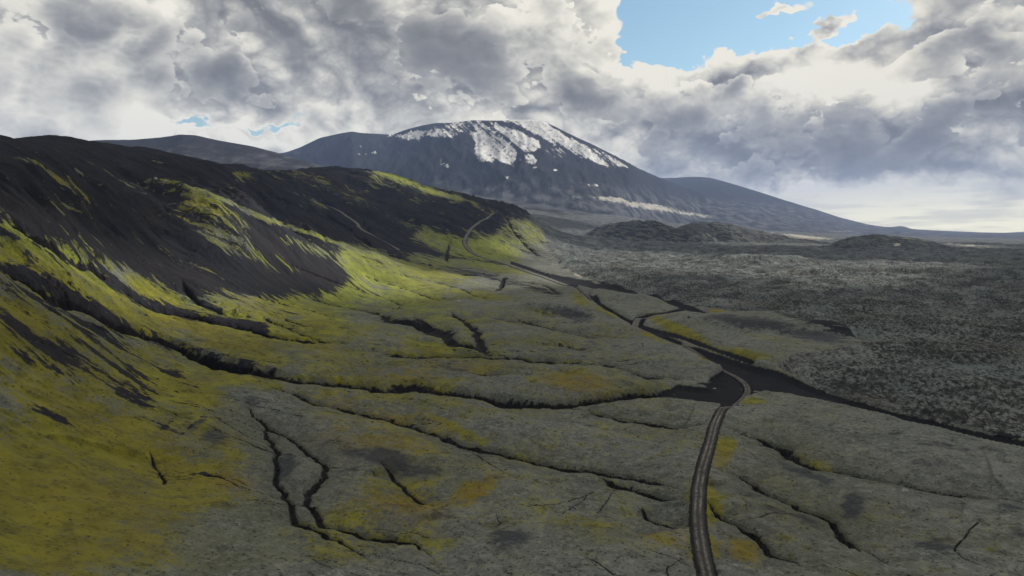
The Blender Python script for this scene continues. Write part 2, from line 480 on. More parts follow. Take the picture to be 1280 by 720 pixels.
def near_line(W3, margin):
    """indices of grid points within margin of the line and their distance, nearest parameter"""
    x0, x1 = W3[:, 0].min() - margin, W3[:, 0].max() + margin
    y0, y1 = W3[:, 1].min() - margin, W3[:, 1].max() + margin
    i0, i1 = np.searchsorted(Yr, [y0, y1])
    if i1 <= i0: return None
    sub = np.zeros(YY.shape, bool)
    sub[i0:i1] = (XX[i0:i1] > x0) & (XX[i0:i1] < x1)
    I = np.flatnonzero(sub)
    X = XX.ravel()[I]; Y = YY.ravel()[I]
    D = np.full(len(I), 1e9); T = np.zeros(len(I))
    # blocks of the line, each only against the points near it
    step = 10
    for k in range(0, len(W3) - 1, step):
        seg = W3[k:k + step + 1]
        m = (X > seg[:, 0].min() - margin) & (X < seg[:, 0].max() + margin) & (Y > seg[:, 1].min() - margin) & (Y < seg[:, 1].max() + margin)
        J = np.flatnonzero(m)
        if not len(J): continue
        xj = X[J]; yj = Y[J]; dj = D[J]; tj = T[J]
        for q in range(len(seg) - 1):
            ax, ay = seg[q, :2]; bx, by = seg[q + 1, :2]
            ex, ey = bx - ax, by - ay; L2 = ex * ex + ey * ey + 1e-9
            t = np.clip(((xj - ax) * ex + (yj - ay) * ey) / L2, 0, 1)
            dd = np.hypot(xj - ax - t * ex, yj - ay - t * ey)
            b = dd < dj
            dj[b] = dd[b]; tj[b] = k + q + t[b]
        D[J] = dj; T[J] = tj
    ok = D < margin
    return I[ok], D[ok], T[ok]


# ------------------------------------------------------------------ regions drawn on the ground, read at each grid point
MW, MH = 640, 380                       # half resolution map of the ground regions
GX, GY = np.meshgrid(np.arange(MW) * 2 + 1 - 0.0, np.arange(MH) * 2 + 1)
GX = GX.astype(float); GY = GY.astype(float)


def ell(x, y, rx, ry, ang=0, p=1.0):
    a = math.radians(ang); ca, sa = math.cos(a), math.sin(a)
    dx, dy = GX - x, GY - y
    X = (dx * ca + dy * sa) / rx; Y = (-dx * sa + dy * ca) / ry
    return np.exp(-(X * X + Y * Y) ** p)


def seg_dist(P, close=False):
    d = np.full(GX.shape, 1e9)
    P = list(P) + ([P[0]] if close else [])
    for (ax, ay), (bx, by) in zip(P[:-1], P[1:]):
        ex, ey = bx - ax, by - ay
        t = np.clip(((GX - ax) * ex + (GY - ay) * ey) / (ex * ex + ey * ey + 1e-9), 0, 1)
        d = np.minimum(d, np.hypot(GX - ax - t * ex, GY - ay - t * ey))
    return d


def poly(P, feather=6.0):
    ins = np.zeros(GX.shape, bool)
    n = len(P)
    for k in range(n):
        ax, ay = P[k]; bx, by = P[(k + 1) % n]
        if ay == by: continue
        c = ((ay > GY) != (by > GY)) & (GX < (bx - ax) * (GY - ay) / (by - ay) + ax)
        ins ^= c
    d = seg_dist(P, True)
    sd = np.where(ins, d, -d)
    return smooth(sd, -feather, feather)


def line(P, w, n=5):
    return np.exp(-(seg_dist([tuple(q) for q in spline(P, n)]) / w) ** 2)


def sample(M):
    return bil(M, (VV - 1) / 2, (PXV - 1) / 2)


PXV = u_to_px(UU, VV)

# moss (any green or grey cover) against bare black ash on the slopes
moss = poly([(-40, 420), (0, 285), (30, 290), (70, 312), (110, 330), (160, 350), (220, 372), (260, 374), (305, 379), (350, 378), (415, 370), (442, 353), (428, 332), (432, 312),
             (450, 312), (500, 325), (545, 330), (560, 318), (520, 300), (530, 296), (580, 308), (610, 305), (640, 280), (665, 285), (690, 305), (720, 345), (770, 360), (870, 382), (960, 392), (1080, 435), (1010, 470),
             (1060, 500), (1290, 560), (1290, 770), (-40, 770)], 16)
ash = 1 - moss
# ash tongues laid over the moss, and bare dark scree
for e in [(60, 455, 120, 50, 22), (170, 510, 80, 30, 40), (70, 540, 90, 12, 12), (110, 420, 150, 30, 25), (150, 365, 60, 12, 28), (40, 380, 70, 24, 20)]:
    ash = np.maximum(ash, 0.66 * ell(*e))
for e in [(70, 540, 55, 9, 12), (215, 480, 40, 14, 30), (215, 540, 28, 6, -40), (240, 545, 30, 3, -42), (30, 355, 60, 12, 25), (120, 470, 50, 14, 35), (180, 505, 30, 14, 40)]:
    ash = np.maximum(ash, 0.66 * ell(*e))
for e in [(390, 345, 90, 34, 20), (460, 370, 70, 18, 20), (330, 385, 70, 18, 18), (470, 335, 80, 14, 16), (60, 330, 110, 30, 26), (600, 318, 60, 18, 10)]:
    ash = np.maximum(ash, 0.40 * ell(*e))
ash = np.maximum(ash, 0.60 * ell(655, 290, 70, 36, 30, 1.5))
for q, w, a in [([(120, 342), (150, 365), (200, 390), (260, 402), (330, 415)], 9, 0.95), ([(232, 362), (246, 378), (275, 392)], 5, 0.9), ([(0, 340), (60, 360), (120, 392), (190, 425), (260, 450), (340, 470)], 9, 0.95),
                ([(0, 300), (60, 322), (110, 345)], 6, 0.7), ([(500, 320), (560, 335), (620, 350), (700, 372)], 7, 0.6), ([(420, 318), (500, 335), (580, 345)], 5, 0.45), ([(560, 322), (640, 335), (700, 350)], 3, 0.7)]:
    ash = np.maximum(ash, a * line(q, w))
mossy_spur = np.maximum(line([(180, 228), (240, 240), (290, 260), (340, 281), (400, 300), (470, 323), (520, 336)], 3.2) * 1.1, ell(225, 246, 50, 10, 25) * 0.6)
mossy_spur = np.maximum(mossy_spur, ell(400, 318, 60, 8, 20) * 0.7)
mossy_spur = np.maximum(mossy_spur, np.maximum(ell(265, 300, 60, 16, 30), ell(120, 320, 80, 12, 28)) * 0.42)
mossy_spur = np.maximum(mossy_spur, np.maximum(ell(100, 270, 40, 16, 35), ell(240, 340, 70, 10, 25)) * 0.40)
mossy_spur = np.maximum(mossy_spur, np.maximum(ell(70, 215, 70, 5, 12), ell(400, 235, 90, 6, 18)) * 0.40)
mossy_spur = np.maximum(mossy_spur, ell(540, 290, 70, 10, 18) * 0.42)
mossy_spur = np.maximum(mossy_spur, line([(470, 217), (500, 226), (535, 240), (575, 250)], 5) * 0.95)
mossy_spur = np.maximum(mossy_spur, ell(300, 222, 13, 8, 0) * 0.9)
mossy_spur = np.maximum(mossy_spur, ell(110, 250, 60, 10, 30) * 0.42)
mossy_spur = np.maximum(mossy_spur, ell(560, 235, 90, 20, 14) * 0.25)
mossy_spur = np.maximum(mossy_spur, ell(670, 280, 28, 26, 45) * 0.42)
mossy_spur = np.maximum(mossy_spur, ell(20, 232, 50, 5, 20) * 0.5)
mossy_spur = np.maximum(mossy_spur, ell(560, 305, 40, 8, 15) * 0.62)
ash = np.clip(ash - mossy_spur * 0.75, 0, 1)
# yellow-green against grey moss
yel = np.zeros(GX.shape)
for x, y, rx, ry, a, w in [(40, 640, 170, 130, 0, 1.0), (120, 560, 130, 60, 20, 0.95), (20, 430, 60, 60, 0, 0.9), (230, 500, 110, 26, 14, 1.0), (300, 480, 80, 22, 12, 0.95), (300, 440, 80, 26, 15, 0.75), (150, 400, 120, 20, 25, 0.85), (60, 320, 90, 26, 25, 0.95),
                           (200, 375, 60, 22, 28, 1.0), (390, 350, 120, 34, 20, 1.0), (400, 400, 60, 20, 15, 0.95), (350, 380, 60, 22, 20, 0.95), (480, 350, 90, 16, 14, 0.9), (600, 312, 60, 22, 10, 1.0), (660, 290, 40, 26, 40, 0.55), (520, 230, 60, 16, 14, 1.0), (300, 222, 20, 10, 0, 0.9),
                           (470, 520, 120, 14, 12, 0.62), (440, 545, 90, 24, 8, 0.55), (500, 630, 75, 26, 10, 0.85), (590, 630, 45, 22, -20, 0.85), (470, 610, 70, 14, 10, 0.6), (230, 640, 60, 60, 30, 0.75), (570, 540, 60, 6, 25, 0.8),
                           (540, 437, 60, 9, 3, 0.85), (440, 425, 30, 14, 0, 0.7), (540, 470, 90, 11, -3, 0.55), (700, 487, 60, 12, 5, 0.7), (720, 478, 100, 16, 3, 0.5), (820, 485, 40, 6, 0, 0.5), (580, 415, 50, 9, 8, 0.5),
                           (820, 430, 30, 4, 25, 0.8), (850, 420, 55, 8, 25, 0.95), (930, 450, 60, 6, 12, 0.8), (900, 462, 30, 4, 12, 0.9), (880, 640, 36, 26, 60, 0.9), (905, 575, 16, 30, 20, 0.8), (880, 700, 30, 30, 30, 0.85), (935, 700, 45, 30, 50, 0.7), (940, 515, 22, 6, 0, 0.9), (860, 535, 26, 20, 0, 0.35),
                           (725, 380, 20, 10, 50, 0.8), (760, 396, 30, 7, 20, 0.7), (680, 395, 40, 7, 15, 0.6), (830, 690, 60, 14, 10, 0.5), (740, 668, 100, 12, 5, 0.45), (1030, 585, 60, 7, 25, 0.5), (1240, 700, 14, 16, 0, 0.5), (1000, 680, 60, 14, 20, 0.3), (895, 393, 12, 4, 5, 1.0), (1150, 521, 7, 2.5, 5, 1.0),
                           (760, 580, 70, 8, 5, 0.3), (400, 620, 30, 20, 0, 0.5), (640, 340, 60, 10, 10, 0.5), (1160, 640, 60, 9, 30, 0.22), (660, 420, 70, 9, 5, 0.35), (960, 430, 60, 5, 8, 0.5)]:
    yel = np.maximum(yel, 0.96 * w * ell(x, y, rx, ry, a, 1.4))
yel = np.maximum(yel, 0.52 * poly([(-40, 280), (200, 370), (330, 330), (560, 340), (650, 400), (640, 470), (560, 560), (600, 730), (-40, 730)], 60))
yel = np.maximum(yel, 0.34 * poly([(640, 340), (900, 400), (900, 560), (1000, 730), (500, 730), (500, 400)], 60))
yel = np.maximum(yel, 0.2)
yel = np.maximum(yel, 0.60 * poly([(-40, 190), (300, 205), (560, 215), (700, 300), (560, 350), (300, 390), (-40, 300)], 15))
for e in [(450, 325, 70, 16, 18), (410, 308, 50, 10, 20), (610, 335, 80, 9, 10), (600, 372, 60, 8, 8), (540, 345, 60, 12, 10)]: yel = np.maximum(yel, 0.8 * ell(*e))
yel = np.maximum(yel, 0.74 * poly([(-40, 285), (110, 335), (220, 375), (330, 380), (430, 360), (570, 345), (560, 385), (470, 430), (300, 450), (150, 410), (-40, 350)], 22))
yel = np.maximum(yel, 0.66 * poly([(-40, 390), (150, 425), (330, 475), (430, 525), (330, 560), (300, 640), (240, 740), (-40, 740)], 30))
greyb = np.zeros(GX.shape)
for x, y, rx, ry, a, w in [(290, 690, 90, 50, -20, 0.95), (370, 600, 60, 60, 20, 0.85), (330, 540, 60, 40, 20, 0.8), (250, 570, 36, 20, 0, 0.45), (480, 405, 60, 20, 10, 0.5), (230, 440, 60, 5, 12, 0.3)]:
    greyb = np.maximum(greyb, w * ell(x, y, rx, ry, a, 1.5))
yel = np.clip(yel * (1 - greyb), 0, 1)
# brownish orange tint in the moss
org = np.zeros(GX.shape)
for x, y, rx, ry, a, w in [(510, 640, 60, 22, 8, 0.9), (600, 628, 40, 20, -20, 0.9), (720, 488, 50, 12, 5, 0.8), (300, 610, 30, 14, 0, 0.8), (870, 700, 30, 30, 30, 0.8), (930, 700, 40, 30, 50, 0.8), (895, 590, 16, 30, 20, 0.5), (120, 540, 110, 30, 20, 0.25), (450, 560, 100, 26, 10, 0.6),
                           (60, 640, 120, 80, 0, 0.25), (830, 690, 60, 14, 10, 0.5), (880, 570, 14, 30, 20, 0.5), (895, 393, 12, 4, 5, 1.0), (540, 470, 80, 10, -3, 0.5), (480, 520, 120, 12, 12, 0.5)]:
    org = np.maximum(org, w * ell(x, y, rx, ry, a, 1.3))
# bare, wind scoured dark patches in the moss, and painted shade on mound faces
bare_shade = np.zeros(GX.shape)
for e in [(950, 412, 60, 9, 6), (1020, 428, 50, 8, 8), (905, 404, 26, 5, 0), (715, 398, 30, 8, 15), (480, 582, 60, 12, 10), (355, 590, 14, 22, 0)]: bare_shade = np.maximum(bare_shade, 0.95 * ell(*e, 1.4))  # starts with the shade on the steep mound faces, as dark colour
for x, y, rx, ry, a, w in [(515, 594, 40, 9, 8, 1.0), (450, 578, 20, 4, 5, 0.5), (440, 592, 24, 3, -5, 0.8), (310, 510, 26, 12, 10, 0.6), (270, 555, 20, 14, -30, 0.75), (245, 545, 22, 4, -42, 0.8), (640, 695, 30, 18, 0, 0.8), (1010, 600, 46, 9, 22, 0.95), (1065, 640, 18, 16, 30, 0.9), (1010, 655, 30, 7, 15, 0.8), (965, 645, 30, 7, 10, 0.6),
                           (1180, 572, 60, 6, 8, 0.55), (1100, 557, 50, 6, 0, 0.55), (1165, 590, 24, 6, 10, 0.6), (1235, 575, 30, 5, 15, 0.5), (1265, 648, 24, 7, 8, 0.85), (1165, 697, 34, 6, 10, 0.95), (1185, 712, 20, 5, 10, 0.6), (1010, 540, 30, 5, 8, 0.5), (700, 395, 50, 8, 12, 0.7), (860, 600, 20, 8, 0, 0.3),
                           (840, 600, 26, 6, 0, 0.4), (560, 462, 30, 7, 0, 0.5), (1270, 690, 20, 14, 0, 0.5), (230, 548, 6, 26, 42, 0.5), (420, 560, 40, 8, 8, 0.5), (300, 545, 30, 8, 20, 0.3), (925, 620, 60, 10, 12, 0.4), (820, 590, 40, 6, 5, 0.4), (690, 520, 60, 10, 0, 0.3)]:
    bare_shade = np.maximum(bare_shade, w * ell(x, y, rx, ry, a, 1.2))
# lava field
lavaP = poly([(655, 262), (700, 270), (760, 268), (900, 275), (1300, 292), (1300, 561), (1200, 540), (1100, 518), (1040, 498), (1000, 480), (965, 463), (1000, 450), (1085, 438), (1040, 415), (960, 392), (900, 392), (850, 383), (790, 368), (760, 358), (735, 350), (700, 335), (690, 318), (680, 295)], 3)
# sand wash
wash = poly([(790, 497), (840, 490), (850, 482), (885, 479), (905, 468), (880, 452), (850, 436), (870, 438), (905, 450), (945, 464), (975, 470), (1010, 486), (1060, 503), (1120, 521), (1200, 541), (1300, 563),
             (1300, 577), (1200, 553), (1130, 536), (1060, 517), (1000, 502), (955, 497), (930, 505), (920, 516), (895, 512), (860, 506), (815, 503), (770, 504)], 2.2)
for q, w in [([(700, 350), (740, 357), (790, 368), (850, 384), (880, 396)], 4), ([(800, 410), (806, 400), (822, 396), (852, 391)], 3.2), ([(735, 372), (762, 392), (800, 412), (850, 434)], 3.2), ([(800, 412), (850, 425), (900, 443), (940, 458)], 3.4),
             ([(690, 512), (740, 505), (800, 499)], 2.5), ([(690, 348), (720, 354), (745, 360)], 3.8), ([(640, 330), (680, 345), (720, 360)], 2.6)]:
    wash = np.maximum(wash, line(q, w))
wash = np.maximum(wash, 0)
isl = [ell(845, 481, 50, 3, 0, 2), ell(868, 486, 22, 2.0, 8, 2), ell(880, 514, 10, 1.3, 4, 1)]
for q in isl: wash = wash * (1 - 0.9 * q)
# snow and pale ground far away, traced on a 2.977x enlargement whose corner is (400, 130)
Zm = lambda L: [(400 + a / 2.977, 130 + b / 2.977) for a, b in L]
snow = np.zeros(GX.shape)
for L, w in [([(195, 112), (300, 112), (350, 98), (440, 95), (500, 105), (500, 122), (470, 130), (390, 118), (370, 135), (310, 135), (270, 122)], 0.85),
             ([(555, 105), (600, 98), (650, 115), (700, 140), (730, 170), (735, 195), (720, 230), (660, 215), (600, 215), (572, 185), (580, 150)], 0.92),
             ([(640, 72), (700, 85), (760, 110), (815, 135), (822, 160), (790, 182), (740, 165), (700, 130), (650, 95)], 1.0),
             ([(755, 180), (800, 190), (810, 228), (770, 224)], 0.85),
             ([(670, 58), (700, 50), (760, 48), (820, 55), (880, 95), (950, 135), (1040, 195), (1110, 250), (1060, 232), (960, 190), (880, 150), (800, 115), (740, 80)], 1.0),
             ([(930, 130), (1050, 175), (1160, 240), (1110, 235), (1030, 195)], 0.8),
             ([(450, 72), (540, 62), (575, 80), (480, 88)], 0.8), ([(560, 72), (600, 62), (650, 62), (660, 80), (590, 90)], 0.5),
             ([(830, 150), (900, 165), (940, 200), (880, 200), (840, 180)], 0.45)]:
    snow = np.maximum(snow, w * poly(Zm(L), 2.5))
snow = np.maximum(snow, 0.55 * poly(Zm([(380, 95), (560, 55), (660, 60), (700, 130), (600, 110), (520, 110), (500, 130)]), 5))
for x, y, rx, ry, a, w in [(200, 182, 15, 8, 10, 1), (225, 188, 10, 4, 60, 0.8), (150, 188, 11, 4, 0, 0.9), (170, 190, 5, 4, 0, 0.8), (430, 193, 20, 5, 22, 1), (455, 220, 24, 8, 30, 1), (472, 232, 8, 10, 0, 1), (265, 158, 5, 8, 0, .8), (320, 160, 14, 4, 5, .8),
                           (745, 205, 10, 4, 20, .9), (800, 237, 14, 5, 0, .9), (875, 246, 16, 5, 25, .9), (695, 273, 12, 4, 5, .7), (150, 160, 20, 4, -50, 0.5), (1015, 302, 26, 7, 5, .75), (640, 90, 40, 8, 25, .5), (722, 237, 6, 4, 0, .8)]:
    snow = np.maximum(snow, w * ell(400 + x / 2.977, 130 + y / 2.977, rx / 2.977, ry / 2.977, a, 2))
pale = np.zeros(GX.shape)      # sunlit patches of the pale plain, the sunlight put into the colour
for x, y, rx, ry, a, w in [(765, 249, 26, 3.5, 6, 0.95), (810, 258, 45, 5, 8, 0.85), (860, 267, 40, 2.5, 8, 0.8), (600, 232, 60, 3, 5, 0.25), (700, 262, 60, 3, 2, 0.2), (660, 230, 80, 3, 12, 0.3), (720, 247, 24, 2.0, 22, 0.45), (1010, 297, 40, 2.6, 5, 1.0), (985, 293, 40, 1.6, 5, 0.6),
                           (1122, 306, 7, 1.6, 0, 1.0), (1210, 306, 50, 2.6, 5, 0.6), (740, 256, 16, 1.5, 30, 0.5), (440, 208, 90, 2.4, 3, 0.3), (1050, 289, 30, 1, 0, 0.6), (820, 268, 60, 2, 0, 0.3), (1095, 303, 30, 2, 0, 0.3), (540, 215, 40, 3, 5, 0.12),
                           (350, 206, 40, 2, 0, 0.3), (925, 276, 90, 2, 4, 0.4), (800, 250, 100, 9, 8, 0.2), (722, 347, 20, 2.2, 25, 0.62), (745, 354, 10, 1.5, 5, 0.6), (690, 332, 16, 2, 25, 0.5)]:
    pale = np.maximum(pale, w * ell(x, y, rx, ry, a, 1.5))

vis_front = YY < 2900
A_ash = sample(ash); A_ash = A_ash - 0.42 * (A_ash > 0) * A_ash * smooth(fbm(XX / 130.0, YY / 130.0, 5, 0.6, seed=101), 0.0, 0.40) * (VV > 205); A_yel = sample(yel); A_org = sample(org); A_bare_shade = sample(bare_shade)
A_lava = sample(lavaP); A_wash = sample(wash); A_snow = sample(snow); A_pale = sample(pale)
onv = REG == VOLCANO
A_snow = np.where(onv, A_snow, 0)
A_wash = np.where(YY < 2000, A_wash, 0)
A_lava = np.where((YY < 6000) & (REG != VOLCANO) & (REG != SHOULDER) & (REG != FARHILL), A_lava, 0)
hillsides = (YY < 2650) & (PXV < 690) & ((VV < 330) | (PXV < 560)) & ((A_lava < 0.5))
slope_dz = np.zeros_like(Z)
hs = smooth(Z, 18, 34) * (YY < 2650) * (A_lava < 0.5) * (PXV < 700)
REG[(hs > 0.5) & (REG == GROUND)] = HILLSIDE
REG[(A_lava > 0.5) & ((REG == GROUND) | (REG == FARPLAIN) | (REG == HILLSIDE)) & (YY < 3600)] = LAVA
REG[(A_wash > 0.5) & ((REG == GROUND) | (REG == LAVA))] = WASH

# ------------------------------------------------------------------ relief
flat = (REG == GROUND) | (REG == HILLSIDE) | (REG == WASH)
soft = 1 - smooth(YY, 2500, 3200)
# gentle mounds of the moss heath
mound = fbm(XX / 42.0, YY / 60.0, 4, 0.45, seed=4) * 2.6 * soft * (1 - A_wash) * (1 - A_lava)
Z += mound * (1 + 0.8 * smooth(YY, 250, 900))
# rills running down the slopes (their direction bends with the fans)
q1 = XX * 0.22 + YY * 0.97             # along the contour
q2 = XX * 0.97 - YY * 0.22             # down the slope
wq = fbm(XX / 90.0, YY / 90.0, 3, seed=9) * 22
rill = fbm((q1 + wq) / 17.0, q2 / 130.0, 4, 0.55, seed=21, ridged=True)
hill_f = smooth(Z_BASE, 6, 30) * soft * (1 - A_lava)
Z += (fbm((q1 + wq * 1.5) / 75.0, q2 / 420.0, 5, 0.55, seed=27, ridged=True) - 0.4) * 24.0 * smooth(Z_BASE, 22, 70) * soft * (1 - A_lava) * smooth(VV, 192, 235)
Z += (rill - 0.45) * 5.0 * hill_f * (0.22 + 0.88 * (1 - np.clip(A_ash * 1.3 - 0.3, 0, 1)))
rill2 = fbm((q1 + wq * 0.6) / 5.5, q2 / 60.0, 3, 0.55, seed=23, ridged=True)
Z += (rill2 - 0.4) * 1.1 * hill_f * (1 - np.clip(A_ash * 1.3 - 0.2, 0, 1)) * (1 - smooth(YY, 1200, 1800))
Z += fbm(XX / 150.0, YY / 150.0, 3, seed=31) * 9 * hill_f
crag = smooth(fbm(XX / 60.0, YY / 60.0, 3, seed=41), 0.08, 0.35) * hill_f * np.clip(sample(np.maximum.reduce([ell(230, 245, 50, 12, 25), ell(110, 250, 55, 16, 30), ell(60, 380, 90, 30, 28), ell(300, 222, 14, 8, 0), ell(660, 275, 40, 24, 45), ell(180, 365, 80, 16, 25), ell(20, 225, 50, 8, 10), ell(265, 300, 60, 16, 30), ell(120, 320, 80, 12, 28), ell(100, 270, 40, 16, 35), ell(200, 290, 160, 60, 25) * 0.4])), 0, 1)
Z += crag * (fbm(XX / 9.0, YY / 9.0, 4, 0.6, seed=44, ridged=True)) * 6.5
Z += fbm(XX / 7.0, YY / 7.0, 4, 0.6, seed=45) * 0.55 * soft * (1 - A_wash) * (1 - A_lava)
Z += fbm((XX * 0.8 + YY * 0.6) / 5.0, (XX * 0.6 - YY * 0.8) / 16.0, 3, 0.6, seed=47) * 0.45 * soft * (1 - A_wash) * (1 - A_lava)
# the two steep-sided grey mounds beside the track
def lens(px, v, rx, ry, h, ang=0, sharp=3):
    """low hill with a steep side; its middle is where (px, v) meets the ground"""
    global Z
    c = drop(px, v); a = math.radians(ang); ca, sa = math.cos(a), math.sin(a)
    X = ((XX - c[0]) * ca + (YY - c[1]) * sa) / rx; Y = (-(XX - c[0]) * sa + (YY - c[1]) * ca) / ry
    r = np.hypot(X, Y) + 0.10 * fbm(XX / (rx * 0.4), YY / (rx * 0.4), 3, seed=int(px))
    Z = Z + h * (1 - smooth(r, 0.35, 1.0))
lens(965, 420, 85, 26, 7.5, -22)
lens(885, 408, 45, 30, 4.0, -10)
lens(700, 397, 55, 26, 7.0, -25)
lens(770, 378, 60, 30, 4.0, -20)
lens(500, 405, 34, 16, 4.0, -20)
lens(540, 430, 30, 14, 3.0, 0)
lens(700, 470, 60, 16, 2.5, 0)
lens(1165, 316, 240, 90, 10, 0); lens(1050, 345, 120, 60, 9, 0); lens(1200, 350, 170, 60, 10, -10); lens(950, 330, 160, 80, 9, 0)

# rough lava
lr = A_lava * (1 - A_wash)
la = (0.35 + 0.65 * smooth(YY, 200, 500)) * (1 - smooth(YY, 2800, 5000) * 0.6)
L1 = fbm(XX / 46.0, YY / 46.0, 5, 0.62, seed=61, ridged=True) - 0.3
L2 = fbm(XX / 9.0, YY / 9.0, 4, 0.62, seed=66, ridged=True) - 0.3
L3 = fbm(XX / 240.0, YY / 240.0, 3, 0.5, seed=69)
L0 = fbm((XX + 0.3 * YY) / 150.0, YY / 95.0, 4, 0.55, seed=71, ridged=True) - 0.35
L2 = L2 * (0.55 + 0.9 * smooth(fbm(XX / 70.0, YY / 70.0, 3, seed=73), -0.25, 0.3))
Z += lr * (1.2 + L1 * 6.5 * la + L2 * 2.5 * (1 - 0.3 * smooth(YY, 900, 2000)) + L0 * 9 * smooth(YY, 300, 800) + L3 * 7 * smooth(YY, 350, 900))
Zs_rock = L2

# the regions again, on the ground as it now lies
VV = s_to_v((Z - HC) / YY); PXV = u_to_px(UU, VV)
A_ash = sample(ash); A_ash = A_ash - 0.42 * (A_ash > 0) * A_ash * smooth(fbm(XX / 130.0, YY / 130.0, 5, 0.6, seed=101), 0.0, 0.40) * (VV > 205)
A_yel = sample(yel); A_org = sample(org); A_bare_shade = sample(bare_shade); A_pale = sample(pale)
A_snow = np.where(onv, sample(snow) * 0.9, 0)
Sg = (Z - HC) / YY; SMAX = np.maximum.accumulate(Sg, axis=0)

